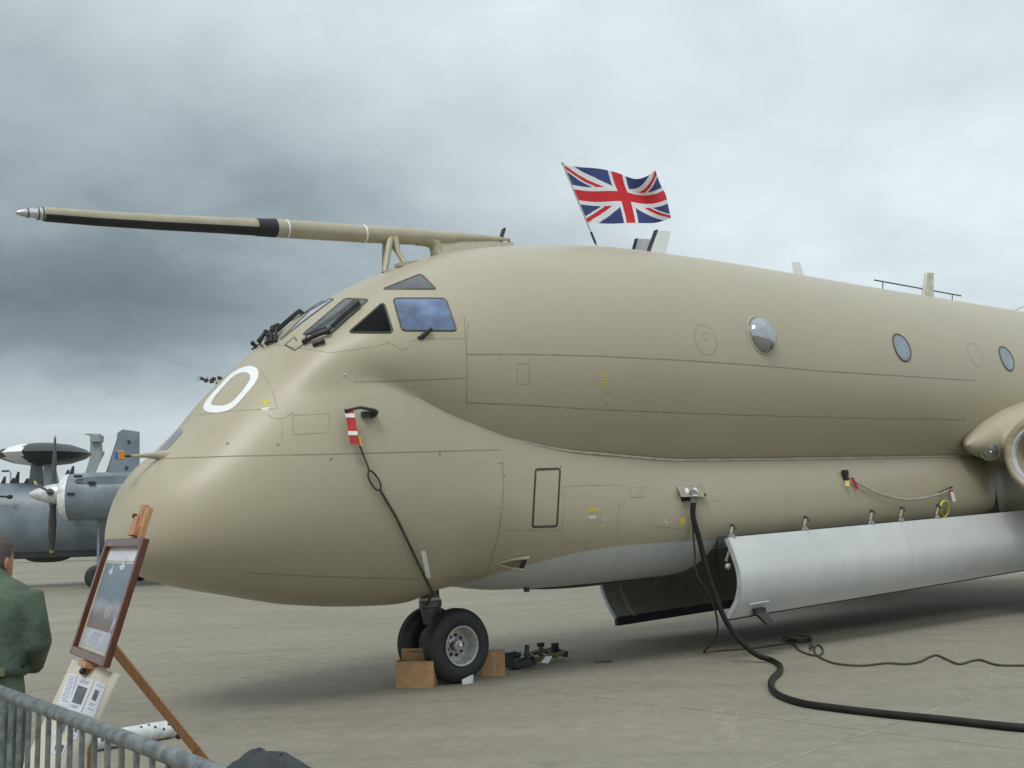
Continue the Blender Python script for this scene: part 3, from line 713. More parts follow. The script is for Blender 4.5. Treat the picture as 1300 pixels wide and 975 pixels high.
# ================ windscreen wipers (dark jointed arms)
def wiper(paths, blades, label):
    mb = MB()
    for p_, w_ in paths:
        pts = []
        for (u, v, h) in p_:
            q, n = hit(u, v, 0, True); pts.append(q + n * h)
        mb.tube(pts, w_, 7)
        for q in pts: mb.ball(q, w_ * 1.25, 8, 6)
    o = obj('wiper', mb, BLACK, plane, 50, space='l'); o['label'] = label
    for p_ in blades:
        pts = [hit(u, v, .05) for u, v in resample([(*a, 0) for a in p_], 6)[:] and [tuple(q[:2]) for q in resample([(*a, 0) for a in p_], 8)]]
        m2 = MB()
        for a, b in zip(pts[:-1], pts[1:]): m2.bar(a, b, .02, .045)
        obj('wiper_blade', m2, BLACK, o, 0, space='l')
    return o
wiper([([(306, 456, .02), (322, 444, .07), (345, 433, .07)], .014), ([(312, 451, .05), (325, 440, .12)], .012), ([(325, 440, .12), (352, 428, .10)], .007), ([(316, 449, .06), (326, 441, .06)], .020), ([(334, 438, .06), (344, 429, .08)], .022), ([(346, 436, .03), (352, 426, .08)], .018), ([(328, 437, .12), (334, 442, .04)], .008), ([(309, 453, .06), (318, 443, .10)], .008),
       ([(345, 431, .07), (350, 420, .10), (368, 404, .09), (396, 388, .06)], .018), ([(341, 438, .03), (352, 424, .08)], .022), ([(351, 434, .02), (356, 424, .07)], .018),
       ([(322, 445, .02), (333, 437, .02)], .008), ([(355, 421, .07), (375, 402, .10), (394, 388, .09)], .020)],
      [[(356, 424), (378, 404), (399, 388)], [(346, 428), (366, 408), (385, 393)]], 'wiper assembly on the front windscreen')
wiper([([(388, 436, .03), (402, 431, .05), (418, 425, .05)], .022), ([(388, 436, .03), (393, 430, .06), (415, 421, .05)], .009), ([(400, 439, .02), (411, 436, .03)], .018),
       ([(416, 427, .04), (424, 418, .05), (440, 405, .04)], .013)], [[(424, 419), (440, 405), (458, 390)]], 'wiper assembly on the outer windscreen')
for p_ in ([(362, 438), (374, 428), (377, 433)], [(362, 438), (375, 445), (389, 435)]): ribbon('washer_pipe', p_, .010, .008, BLACK, step=4)
mb = MB(); a, n = hit(534, 429, 0, True); b = hit(546, 420, .05); mb.tube([a, b], [.025, .02], 8); mb.box(a, (.03, 0, 0), (0, .02, 0), (0, 0, .012)); obj('door_handle', mb, BLACK, plane, 50, space='l')
# ================ static probe with arm on the nose side
mb = MB(); a, n = hit(472, 527, 0, True)
pts = [a, a + n * .10, a * .8 + hit(452, 523) * .2 + n * .14, hit(450, 523) + n * .15, hit(433, 526) + n * .13]
mb.tube(pts, [.030, .028, .018, .014, .012], 10); mb.ball(hit(433, 526) + n * .13, .018, 8, 6); mb.box(hit(467, 527) + n * .03, (.07, 0, 0), (0, .03, 0), (0, 0, .025))
obj('side_probe', mb, DARK, plane, 50, space='l')
# ================ weapons bay
X0, X1 = 3.33, 13.6
mb = MB()
ys = [(-1.17, 1.20), (-1.12, 1.7), (-1.0, 1.98), (-.6, 2.1), (.6, 2.1), (1.0, 1.98), (1.12, 1.7), (1.17, 1.20)]
mb.loft([[(x, y, z) for y, z in ys] for x in (X0 + .01, 10.35)])
obj('weapons_bay', mb, mat('bay_liner', (.055, .056, .048), .6, var=.3, scale=8), plane, 0, space='l')
sec = []
th = np.linspace(math.pi / 2 + .35, math.pi, 24); r_ = section(X0, th)[2]; cz0 = float(tab('cz', np.array([X0]))[0])
half = [(X0, -a * math.sin(t), cz0 + a * math.cos(t)) for a, t in zip(r_, th) if cz0 + a * math.cos(t) < 1.5]
poly = half + [(x, -y, z) for x, y, z in half[:-1][::-1]]
mb = MB(); mb.prism([arr(p) * (1, .992, 1) + (-.01, 0, .008) for p in poly], (-.04, 0, 0)); obj('bay_bulkhead', mb, mat('bulkhead_dark', (.045, .045, .04), .6), plane, 0, space='l')
rb = MB()
for k in range(10):
    x = X0 + .5 + k * .66; rb.loft([[(x + dx, y * f, 1.7 + (z - 1.7) * f) for y, z in ys] for dx, f in ((0, .985), (0, .93), (.05, .93), (.05, .985))], cap=False)
obj('bay_frame', rb, mat('frame_green', (.06, .065, .05), .6), plane, 0, space='l')
def bay_door(prof, xa, xb, sgn, label, dark_edge):
    P = spline([(y, z, 0) for y, z in prof], 6); mb = MB(); rings = []
    outs, ins = [], []
    for i, p in enumerate(P):
        d = unit(P[min(i + 1, len(P) - 1)] - P[max(i - 1, 0)]); n = arr((-d[1], d[0], 0)) * -sgn
        if n[0] * sgn < 0: n = -n
        outs.append(p); ins.append(p - n * .055)
    loop = outs + ins[::-1]
    N = 14
    for k in range(N + 1):
        x = xa + (xb - xa) * k / N; rings.append([(x, q[0], q[1]) for q in loop])
    mb.loft(rings, cap=False)
    o = obj('bay_door', mb, [DOORW, DOORIN], plane, 50, space='l'); o['label'] = label
    n = len(outs)
    for f in o.data.polygons:
        c = f.center; j = min(range(n), key=lambda q: abs(P[q][1] - c.z) + abs(P[q][0] - c.y)); 
        if (c.y - P[j][0]) * sgn < -.02: f.material_index = 1
    for x in (xa, xb):
        e = MB(); e.prism([(x - .006, q[0], q[1]) for q in loop], (.012, 0, 0)); obj('door_end', e, DOORED, o, 0, space='l')
    # inner ribs
    for k in range(9):
        x = xa + .3 + k * (xb - xa - .6) / 8; e = MB(); e.prism([(x, q[0], q[1]) for q in ins] + [(x, q[0] - sgn * .06, q[1]) for q in ins[::-1]], (.04, 0, 0)); obj('door_rib', e, DOORIN, o, 0, space='l')
    e = MB(); q = loop[len(outs) - 1]; e.box(((xa + xb) / 2, q[0] - sgn * .03, q[1] - (.005 if sgn < 0 else .02)), ((xb - xa) / 2, 0, 0), (0, .035, 0), (0, 0, .008 if sgn < 0 else .06)); obj('door_seal', e, BLACK, o, 0, space='l')
    return o
pd = bay_door([(-1.43, 1.335), (-1.515, 1.12), (-1.575, .87), (-1.52, .61), (-1.35, .375)], 3.2, 13.2, -1, 'white curved bay door hanging open on the near side', 0)
sdoor = bay_door([(1.40, 1.33), (1.53, .95), (1.50, .62), (1.38, .36), (1.24, .18)], 3.8, 13.2, 1, 'far bay door showing its dark inner face', 1)
# door skin seams, small handle plate and tip light
for x in (6.9, 9.9):
    e = MB(); P = spline([(y, z, 0) for y, z in [(-1.43, 1.335), (-1.515, 1.12), (-1.575, .87), (-1.52, .61), (-1.35, .375)]], 6)
    e.loft([[(x, q[0] - .003, q[1]), (x + .008, q[0] - .003, q[1])] for q in P[1:-1]], cap=False); obj('door_seam', e, mat('seam_grey', (.52, .535, .54), .6), pd, 0, space='l')
def dY(u, v, y): return on_y(u, v, y)
a, b, c = dY(957, 779, -1.43), dY(968, 776, -1.43), dY(977, 789, -1.5)
e = MB(); e.prism([a, b, c + (0.02, 0, .0), c + (-.10, 0, -.02)], (0, -.05, 0)); e.box(dY(964, 776, -1.45), (.09, 0, 0), (0, .03, 0), (0, 0, .04)); obj('door_bumper', e, DARK, pd, 0, space='l')
e = MB(); e.tube([dY(952, 767, -1.51), dY(976, 763, -1.51)], .006, 6); obj('door_rail', e, WHITE, pd, 50, space='l')
e = MB(); e.ball(on_x(922, 792, 3.2), (.03, .03, .05), 10, 8); obj('door_tip_lamp', e, CHROME, pd, 50, space='l')
e = MB(); e.ball(on_x(926, 719, 3.3) + (0, .02, 0), .04, 10, 8); e.tube([on_x(922, 712, 3.28), on_x(926, 700, 3.28), on_x(929, 692, 3.28)], .02, 8); obj('door_jack', e, SILV, pd, 50, space='l')
# goose-neck hinges
for u, v in ((929, 683), (1022, 673), (1106, 665), (1144, 661), (1190, 658)):
    t = dY(u, v, -1.43); a, n = hit(u - 1, v - 17, 0, True)
    e = MB(); e.tube([a + n * .0, a + n * .05, a + n * .07 + (0, 0, -.04)], .014, 8); obj('hinge_pin', e, DARK, plane, 50, space='l')
    e = MB(); e.tube([t + (.05, 0, .0), t + (-.01, 0, .06), a * .6 + t * .4 + (-.02, -.03, .03)], [.020, .014, .012], 8); e.tube([t + (-.04, 0, 0), a * .55 + t * .45 + (-.02, -.03, .02)], .012, 8); obj('hinge_arm', e, SILV, plane, 40, space='l')
# shallow belly pod ahead of the bay and small drain mast
mb = MB(); mb.ball((2.35, .1, .885), (1.1, .36, .075), 24, 12); obj('belly_pod', mb, mat('pod_dark', (.055, .06, .055), .5), plane, 60, space='l')
p = hit(668, 746, 0); mb = MB(); mb.prism([p + (-.05, 0, .06), p + (.04, 0, .06), p + (.05, 0, -.05), p + (-.01, 0, -.05)], (0, .025, 0)); obj('drain_mast', mb, DARK, plane, 0, space='l')
# ================ ground power socket with raised flap
p, n = hit(872, 634, 0, True); mb = MB(); p = hit(874, 629); mb.box(p + n * .004, (.14, 0, 0), (0, .012, 0), (0, 0, .065)); obj('power_socket', mb, mat('socket_dark', (.02, .02, .018), .6), plane, 0, space='l')
A, B = hit(859, 617.5, .005), hit(893, 616.5, .005); DA = a2w(A)[1]; Cc = w2a(at(898, 630.5, a2w(B)[1] - .10)); Dd = w2a(at(865, 631, DA - .10)); out = (Cc - B + Dd - A) / 2
mb = MB(); mb.prism([A, B, Cc, Dd], (0, .006, .008)); o = obj('socket_flap', mb, mat('flap_tan', (.36, .33, .25), .4), plane, 0, space='l', bevel=.003)
mb = MB()
for t in (.3, .62): 
    mb = MB(); q = A * (1 - t) + B * t + out * .35 + (0, -.004, -.002); mb.box(q + (0, -.005, -.004), (.026, 0, 0), out * .2, (0, -.002, -.002)); obj('flap_placard', mb, WHITE, o, 0, space='l')
mb = MB()
for t in (.08, .92): q = A * (1 - t) + B * t + out * .78 + (0, -.005, -.004); mb.box(q, (.014, 0, 0), out * .12, (0, 0, .003))
obj('flap_latch', mb, DARK, o, 0, space='l')
# ================ nose gear
GX = -.02
mb = MB(); mb.tube([(GX - .11, 0, 1.3), (GX - .10, 0, .86)], .105, 20); mb.tube([(GX - .10, 0, .87), (GX - .098, 0, .80)], .125, 20); mb.tube([(GX - .098, 0, .80), (GX - .09, 0, .62)], [.115, .095], 20); mb.tube([(GX - .09, 0, .64), (GX - .05, 0, .39)], .06, 16)
mb.tube([(GX, -.30, .39), (GX, .30, .39)], .045, 12); mb.bar((GX - .06, 0, .42), (GX + .03, 0, .38), .1, .12)
obj('nose_gear_leg', mb, GREYM, plane, 50, space='l', bevel=.004)
mb = MB(); mb.tube([(GX - .12, -.02, .905), (GX - .12, -.02, .875)], .115, 20); obj('leg_collar', mb, SILV, plane, 50, space='l')
mb = MB(); mb.tube([(GX - .02, .07, 1.1), (GX + .0, .08, .7), (GX + .02, .06, .5)], .012, 6); obj('brake_pipe', mb, BLACK, plane, 50, space='l')
def wheel(y, s_):
    R = .392; w_ = .115
    prof = [(-w_ * .72, .20), (-w_ * .92, .225), (-w_, .27), (-w_ * .98, .32), (-w_ * .82, .365), (-w_ * .5, .386), (-.035, R), (-.03, R - .006), (-.022, R - .006), (-.018, R), (.018, R), (.022, R - .006), (.03, R - .006), (.035, R), (w_ * .5, .386), (w_ * .82, .365), (w_ * .98, .32), (w_, .27), (w_ * .92, .225), (w_ * .72, .20)]
    rim = [(w_ * .70, .205), (w_ * .98, .212), (w_ * 1.02, .205), (w_ * .95, .192), (w_ * .4, .178), (-.035, .168), (-.042, .12), (-.03, .085), (-.02, .06), (.05, .052), (.06, .03), (.06, .001)]
    c = (GX + .03, y, .392); ax = (0, s_, 0)
    m1 = MB(); m1.lathe([(a, b) for a, b in rim], c, ax, 40); m1.lathe([(-w_ * .7, .2), (-w_ * .5, .18), (-w_ * .5, .05)], c, ax, 24)
    o = obj('wheel', m1, SILV, plane, 40, space='l')
    m2 = MB(); m2.lathe(prof, c, ax, 56); obj('tyre', m2, TYRE, o, 40, space='l')
    m3 = MB()
    for k in range(9):
        a = k * 2 * math.pi / 9; q = arr(c) + arr((math.cos(a) * .105, 0, math.sin(a) * .105)); m3.lathe([(-.045, .018), (-.02, .018), (-.012, .012), (-.012, .001)], q, ax, 8)
    obj('wheel_bolt', m3, DARK, o, 40, space='l')
    m4 = MB(); m4.lathe([(.058, .03), (.085, .026), (.09, .018), (.092, .001)], c, ax, 12); obj('hub_cap', m4, CHROME, o, 40, space='l')
wheel(-.275, -1); wheel(.24, 1)
# ================ wing root with engine intakes
def wing(sg):
    mb = MB()
    cI = arr(on_x(1323, 578, 9.35)); cI[1] = -abs(cI[1])
    yI, zI = cI[1], cI[2]
    # nacelle shell (hollow), lip rounded
    def ring(x, ry, rz, cy=0, cz=0, n=40): return [(x, (yI + cy + ry * math.cos(2 * math.pi * k / n)), zI + cz + rz * math.sin(2 * math.pi * k / n)) for k in range(n)]
    mb.loft([ring(10.8, .40, .40), ring(9.6, .38, .40), ring(9.40, .42, .44), ring(9.32, .47, .50), ring(9.31, .53, .56), ring(9.38, .60, .63), ring(9.7, .69, .71), ring(10.6, .80, .78, 0, .05), ring(13.5, .85, .72, 0, .1)], cap=True)
    # fairing running into the fuselage side
    fr = []
    for x, y, z, ry, rz in ((9.08, -1.36, 2.42, .03, .03), (9.25, -1.37, 2.44, .16, .15), (9.6, -1.40, 2.50, .33, .30), (10.1, -1.42, 2.56, .47, .42), (10.8, -1.42, 2.62, .58, .52), (12.0, -1.40, 2.66, .66, .56)):
        fr.append([(x, y + ry * math.cos(2 * math.pi * k / 32), z + rz * math.sin(2 * math.pi * k / 32)) for k in range(32)])
    mb.loft(fr)
    mb.ball((11.0, yI + .45, zI + .1), (1.15, .62, .60), 36, 20)
    P = lambda x, y, z: (x, y, z)
    # wing panel
    n = 20; rings = []
    for y, le, ch, zz, tk in ((-.6, 10.2, 7.0, 2.75, .95), (-3.2, 10.6, 6.6, 2.9, .85), (-5.5, 11.6, 5.6, 3.0, .6), (-9.0, 13.4, 4.2, 3.2, .42)):
        rings.append([(le + ch * (.5 - .5 * math.cos(2 * math.pi * k / n)), y, zz + tk * .5 * math.sin(2 * math.pi * k / n) * (1 - .4 * (.5 - .5 * math.cos(2 * math.pi * k / n)))) for k in range(n)])
    mb.loft(rings)
    # outer nacelle
    mb.loft([ring(11.6, .40, .4, -1.6, .05), ring(10.1, .42, .44, -1.6, .05), ring(9.95, .50, .53, -1.6, .05), ring(9.95, .54, .57, -1.6, .05), ring(10.1, .62, .65, -1.6, .05), ring(11.5, .82, .78, -1.6, .08), ring(14.0, .85, .7, -1.6, .1)], cap=True)
    if sg > 0: mb.v = [(a, -b, c) for a, b, c in mb.v]
    o = obj('wing', mb, PAINT, plane, 60, space='l'); o['label'] = 'wing root with engine intakes on the %s side' % ('near' if sg < 0 else 'far')
    r_ = o.modifiers.new('blend', 'REMESH'); r_.mode = 'VOXEL'; r_.voxel_size = .045 if sg < 0 else .1; r_.use_smooth_shade = True
    s_ = o.modifiers.new('soften', 'SMOOTH'); s_.factor = .5; s_.iterations = 14 if sg < 0 else 3
    return o, yI, zI
wg, yI, zI = wing(-1); wing(1)
mb = MB(); mb.lathe([(0, .41), (-.05, .43), (-.055, .455), (-.02, .48)], (9.40, yI, zI), (1, 0, 0), 40); mb.lathe([(0, .42), (.9, .40)], (9.38, yI, zI), (1, 0, 0), 40); mb.v = [(a, b, zI + (c - zI) * 1.05) for a, b, c in mb.v]
obj('intake_lining', mb, mat('intake_white', (.55, .57, .6), .4), wg, 50, space='l')
mb = MB(); mb.lathe([(0, .415), (.01, .001)], (9.62, yI, zI), (1, 0, 0), 32); mb.v = [(a, b, zI + (c - zI) * 1.05) for a, b, c in mb.v]; ib = obj('intake_blank', mb, mat('blank_red', (.33, .03, .04), .6), wg, 0, space='l')
mb = MB()
for k in range(5): mb.bar((9.60, yI - .38, zI - .3 + k * .15), (9.60, yI + .38, zI - .3 + k * .15), .03, .05)
obj('blank_strap', mb, mat('strap_dark', (.05, .05, .06), .6), wg, 0, space='l')
dg = bpy.context.evaluated_depsgraph_get(); ev = wg.evaluated_get(dg); WB = BVHTree.FromObject(wg, dg)
def whit(u, v):
    o = Vector(w2a(CAM)); d = ray(u, v); dl = Vector((d @ AX, d @ ST, d @ AZ)); p, n, i, dd = WB.ray_cast(o, dl)
    if p is None: p, n, i, dd = WB.find_nearest(o + dl * 14)
    return arr(p), arr(n)
p, n = whit(1257, 573); n = unit(n * .5 + unit(w2a(CAM) - p) * .5)
mb = MB(); mb.lathe([(-.02, .15), (.012, .15), (.014, .13)], p, n, 28); o = obj('landing_lamp', mb, TAN2, plane, 50, space='l')
mb = MB(); mb.lathe([(.014, .13), (.035, .10), (.048, .055), (.05, .001)], p, n, 28); obj('lamp_glass', mb, mat('lamp_glass', (.30, .33, .33), .07, .55), o, 60, space='l')
mb = MB(); mb.ball(p + n * .045, .03, 10, 8); obj('lamp_bulb', mb, CHROME, o, 60, space='l')
# aft fin and main wheels stand outside the frame but belong to the aircraft
mb = MB(); mb.prism([(24, 0, 4.6), (27, 0, 8.6), (29.6, 0, 8.6), (29.8, 0, 4.3)], (0, .28, 0)); mb.v = [(a, b - .14, c) for a, b, c in mb.v]; obj('tail_fin', mb, TAN2, plane, 0, space='l', bevel=.05)
for y in (-4.3, 4.3):
    gz = -14.5 * AX[2] / AZ[2]
    mb = MB(); mb.tube([(14.5, y, 2.9), (14.5, y, gz + .5)], .14, 14); mb.box((14.5, y, gz + .5), (.7, 0, 0), (0, .08, 0), (0, 0, .08)); g = obj('main_gear_leg', mb, GREYM, plane, 50, space='l')
    mb = MB()
    for dx in (-.6, .6):
        for dy in (-.3, .3): mb.lathe([(-.14, .2), (-.15, .35), (-.1, .46), (0, .49), (.1, .46), (.15, .35), (.14, .2)], (14.5 + dx, y + dy, gz + .49), (0, 1, 0), 28)
    obj('main_wheels', mb, TYRE, g, 50, space='l')

# ================================================================ THINGS ON THE AIRCRAFT
# flag on a raked staff
fp0, fp1 = a2w(on_y(757, 311, 0)), a2w(on_y(714, 207, 0))
flag = thing('flag_on_staff', 'red white and blue crossed national flag flying from a thin staff on the aircraft roof', 'flag', fp0)
mb = MB(); mb.tube([fp0 - unit(fp1 - fp0) * .08, fp1], .011, 8); mb.ball(fp1, .02, 10, 8); obj('staff', mb, mat('staff_white', (.5, .5, .48), .5), flag)
mb = MB(); mb.tube([fp0 + (fp1 - fp0) * .02, fp0 + (fp1 - fp0) * .16], .016, 8); obj('staff_clamp', mb, DARK, flag)
def flagmesh():
    top = spline([(716, 209, 0), (735, 212, 0), (760, 214, 0), (783, 219, 0), (805, 227, 0), (820, 224, 0), (832, 216, 0)], 12)
    bot = spline([(746, 283, 0), (775, 284, 0), (800, 283, 0), (830, 283, 0), (852, 277, 0)], 12)
    fly = spline([(852, 277, 0), (849, 263, 0), (845, 245, 0), (838, 232, 0), (832, 216, 0)], 12)
    ho = [arr((746, 283, 0)), arr((716, 209, 0))]
    def samp(P, t):
        x = t * (len(P) - 1); i = min(int(x), len(P) - 2); return P[i] + (P[i + 1] - P[i]) * (x - i)
    nu, nv = 160, 84; vs = []; fs = []; mi = []
    for j in range(nv + 1):
        for i in range(nu + 1):
            s_, t = i / nu, j / nv
            p = (1 - t) * samp(bot, s_) + t * samp(top, s_) + (1 - s_) * samp(ho, t) + s_ * samp(fly, t) \
                - ((1 - s_) * (1 - t) * bot[0] + s_ * (1 - t) * bot[-1] + (1 - s_) * t * top[0] + s_ * t * top[-1])
            p = p + arr((2.2 * math.sin(t * 5 + s_ * 2) * s_ * (1 - s_) * 2, 3.0 * math.sin(s_ * 7.0 + .6) * math.sin(math.pi * t) * .6, 0))
            y = .10 * s_ * math.sin(6.5 * s_ - 1.5 * t) + .05 * math.sin(11 * s_ + 2.5 * t) * s_ + .16 * max(0, t - .62) * max(0, s_ - .55) * 6 * -1
            vs.append(a2w(on_y(p[0], p[1], y)))
    def jack(x, y):           # x 0..60, y 0..30
        dx, dy = x - 30, y - 15
        if abs(dx) < 3 or abs(dy) < 3: return 0
        if abs(dx) < 5 or abs(dy) < 5: return 2
        q = 1 / math.hypot(1, 2)
        da = (dy * 2 - dx) * q; db = (dy * 2 + dx) * q     # distance from both diagonals (flag 2:1)
        left = dx < 0
        # red saltire is counterchanged
        if -2 < da < 0 and not left or 0 < da < 2 and left: pass
        if (0 < -da < 2 and dx > 0) or (0 < da < 2 and dx < 0): return 0
        if (0 < db < 2 and dx > 0) or (0 < -db < 2 and dx < 0): return 0
        if abs(da) < 3 or abs(db) < 3: return 2
        return 1
    for j in range(nv):
        for i in range(nu):
            a = j * (nu + 1) + i; fs.append((a, a + 1, a + nu + 2, a + nu + 1)); mi.append(jack((i + .5) / nu * 60, (j + .5) / nv * 30))
    mb = MB(); mb.v = [tuple(q) for q in vs]; mb.f = fs; mb.mi = mi; return mb
obj('flag_cloth', flagmesh(), [FL_R, FL_B, FL_W], flag, 80)
# red and white streamer with tag on the side probe
sp_ = a2w(hit(441, 525) + hit(441, 525, 0, True)[1] * .14)
st = thing('warning_streamer', 'red and white striped remove-before-flight streamer hanging from the probe on the nose side', 'streamer', sp_)
def strip3(name, pix, w_, d, mats, parent, seg=None):
    pts = [a2w(hit(u, v) + hit(u, v, 0, True)[1] * d) for u, v in pix]; mb = MB(); rows = []
    for i, p in enumerate(pts): rows.append([p - RT * w_ / 2, p + RT * w_ / 2])
    vs = [q for r_ in rows for q in r_]; mb.v = [tuple(q) for q in vs]
    for i in range(len(pts) - 1): mb.f.append((2 * i, 2 * i + 1, 2 * i + 3, 2 * i + 2)); mb.mi.append(seg[i] if seg else 0)
    o = obj(name, mb, mats, parent, 0); s = o.modifiers.new('thick', 'SOLIDIFY'); s.thickness = .004; return o
strip3('webbing', [(438, 525), (439, 530), (440, 535), (441, 540), (442, 551), (443, 556), (444, 561), (445, 567)], .085, .13, [RED, WHITE], st, [0, 1, 0, 0, 1, 0, 0])
strip3('yellow_tag', [(449, 556), (451, 568)], .045, .12, [YEL], st)
# cord from the probe down to the nose wheel
mb = MB(); cp = [(437, 530), (447, 552), (455, 570), (466, 598)]
P = [a2w(hit(u, v) + hit(u, v, 0, True)[1] * .06) for u, v in cp]; mb.tube(P, .009, 7)
lp = [(466, 598), (465, 606), (470, 616), (477, 622), (481, 618), (478, 609), (471, 600)]
P = [a2w(hit(u, v) + hit(u, v, 0, True)[1] * .05) for u, v in lp]; mb.tube(spline(P, 4, True), .010, 7, closed=True)
P = [a2w(hit(u, v) + hit(u, v, 0, True)[1] * (.05)) for u, v in ((480, 622), (500, 655), (520, 695), (538, 730), (547, 748))]; mb.tube(P + [a2w((GX - .22, -.1, .84))], .014, 7)
solo('lanyard', mb, CORD, 'dark cord with a loop running down the nose side to the nose wheel', 'cord', 50)
# pale rope between two fittings ahead of the wing
r0, r1 = hit(1071, 604, 0, True), hit(1204, 620, 0, True)
mb = MB(); P = [a2w(hit(u, v, .05)) for u, v in ((1073, 607), (1090, 617), (1115, 628), (1145, 634), (1170, 632), (1190, 627), (1202, 621))]; mb.tube(spline(P, 4), .014, 8)
rp = thing('hanging_rope', 'pale rope slung between two fittings above the open bay door, with red tags', 'rope', a2w(r0[0])); obj('rope', mb, ROPE, rp)
mb = MB(); mb.box(a2w(r0[0] + r0[1] * .03), AX * .045, ST * .03, AZ * .07); obj('fitting', mb, BLACK, rp, 0, bevel=.008)
strip3('red_tag', [(1076, 608), (1083, 622)], .05, .07, [RED], rp); strip3('yellow_tag', [(1071, 612), (1071, 618)], .06, .06, [YEL], rp)
mb = MB(); mb.tube([a2w(hit(1190, 626, .03)), a2w(hit(1204, 619, .06))], .013, 6); obj('fitting', mb, BLACK, rp); strip3('white_tag', [(1203, 625), (1206, 636)], .05, .07, [WHITE], rp); strip3('red_tag', [(1202, 622), (1204, 628)], .07, .06, [RED], rp)
mb = MB(); P = [a2w(hit(1195 + 5 * math.cos(a), 645 + 9.5 * math.sin(a), .05)) for a in np.linspace(0, 2 * math.pi, 25)[:-1]]; mb.tube(P, .016, 8, closed=True)
solo('yellow_ring', mb, YEL, 'yellow hoop hanging under the rope end, just above the open bay door', 'ring', 50)
# ================================================================ APRON THINGS
def boxthing(name, label, P0, w_, d, h, yaw, parts, group=None):
    t = thing(name, label, 'box', P0, group); ex = arr((math.cos(yaw), math.sin(yaw), 0)); ey = arr((-ex[1], ex[0], 0)); return t, ex, ey
def carton(P0, ex, ey, w_, d, h, t, flaps=True, tall=.0):
    P0 = arr(P0); th = .006
    mb = MB(); z = arr((0, 0, 1))
    mb.box(P0 + ey * th / 2 + z * h / 2, ex * w_ / 2, ey * th / 2, z * h / 2); obj('side', mb, CARD, t, 0)
    mb = MB(); mb.box(P0 + ey * (d - th / 2) + z * (h + tall) / 2, ex * w_ / 2, ey * th / 2, z * (h + tall) / 2); obj('side', mb, CARD, t, 0)
    for s_ in (-1, 1):
        mb = MB(); mb.box(P0 + ex * s_ * (w_ / 2 - th / 2) + ey * d / 2 + z * h / 2, ex * th / 2, ey * (d / 2 - th), z * h / 2); obj('side', mb, CARD, t, 0)
    mb = MB(); mb.box(P0 + ey * d / 2 + z * .01, ex * (w_ / 2 - th), ey * (d / 2 - th), z * .005); obj('base', mb, CARD2, t, 0)
g0, g1 = ground(506, 873), ground(552, 874)
ex = unit(g1 - g0); ey = arr((-ex[1], ex[0], 0)); wd = np.linalg.norm(g1 - g0)
bt = thing('cardboard_box', 'open brown cardboard box with raised flap against the left of the nose wheels', 'box', (g0 + g1) / 2, 'cardboard boxes chocking the nose wheels')
ex = unit(ex * math.cos(.35) - ey * 0 + arr((0, math.sin(.2), 0))); ey = arr((-ex[1], ex[0], 0))
M0 = (g0 + g1) / 2 + ex * -.02
carton(M0, ex, ey, wd * .98, .30, .27, bt)
mb = MB(); mb.box(M0 - ex * .03 + ey * .30 + arr((0, 0, .31)), ex * wd * .42, ey * .004, arr((0, 0, .06))); fl = obj('flap', mb, CARD, bt, 0)
mb = MB()
for k in range(7): mb.box(M0 - ex * (.12 - k * .036) + ey * .295 + arr((0, 0, .335)), ex * .012, ey * .002, arr((0, 0, .006 + .003 * (k % 3))))
obj('flap_print', mb, INK, fl, 0)
mb = MB(); mb.tube(spline([M0 - ex * .17 + arr((-.02, -.01, .17)), M0 - ex * .15 + arr((-.02, -.02, .12)), M0 - ex * .10 + arr((0, -.015, .06)), M0 - ex * .05 + arr((0, -.01, .03))], 5), .004, 6); obj('tape_strip', mb, TAPE, bt)
g0, g1 = ground(618, 859), ground(641, 858)
bt = thing('cardboard_box', 'plain brown cardboard box behind the nose wheels, next to the tow bar', 'box', (g0 + g1) / 2, 'cardboard boxes chocking the nose wheels')
ex = unit(g1 - g0); ey = arr((-ex[1], ex[0], 0)); carton((g0 + g1) / 2 - ex * .03, ex, ey, .27, .26, .26, bt)
mb = MB(); c = (g0 + g1) / 2 - ex * .03; mb.box(c + arr((0, 0, .2615)) + ey * .13, ex * .132, ey * .128, arr((0, 0, .002))); obj('flap', mb, CARD, bt, 0)
mb = MB(); mb.box(c + ex * .01 - ey * .001 + arr((0, 0, .13)), ex * .022, ey * .0012, arr((0, 0, .125))); obj('tape_strip', mb, TAPE, bt, 0)
g = ground(593, 868); g2 = ground(603, 866); mb = MB(); e = unit(g2 - g); mb.prism([g - e * .07 + (0, -.03, .0), g + e * .07 + (0, -.03, 0), g + e * .075 + (0, -.03, .085), g - e * .08 + (0, -.03, .055)], (.02, .05, 0))
solo('white_carton', mb, WHITE, 'small white carton lying in front of the near nose wheel', 'carton', 0, bevel=.003)
# tow-bar assembly
a, b = ground(648, 850), ground(716, 838)
tb = thing('tow_bar', 'folded olive and black tow bar lying on the apron behind the nose wheels', 'tow bar', (a + b) / 2)
OL = mat('olive_paint', (.13, .12, .06), .5, var=.2); d = unit(b - a); s_ = arr((-d[1], d[0], 0)); Lb = np.linalg.norm(b - a)
for k, (o_, z) in enumerate(((-.02, .06), (.16, .10))):
    mb = MB(); mb.tube([a + d * .25 + s_ * o_ + (0, 0, z), b + s_ * o_ * .9 + (0, 0, z + .03)], .028, 10); obj('tow_tube', mb, OL, tb)
mb = MB(); mb.bar(b + s_ * -.05 + (0, 0, .07), b + s_ * .2 + (0, 0, .12), .05, .07); mb.box(b + s_ * .07 + (-.05, 0, .17), d * .04, s_ * .03, (0, 0, .035)); mb.box(b + s_ * .16 + (-.16, 0, .18), d * .04, s_ * .03, (0, 0, .025)); obj('tow_head', mb, BLACK, tb, 0, bevel=.006)
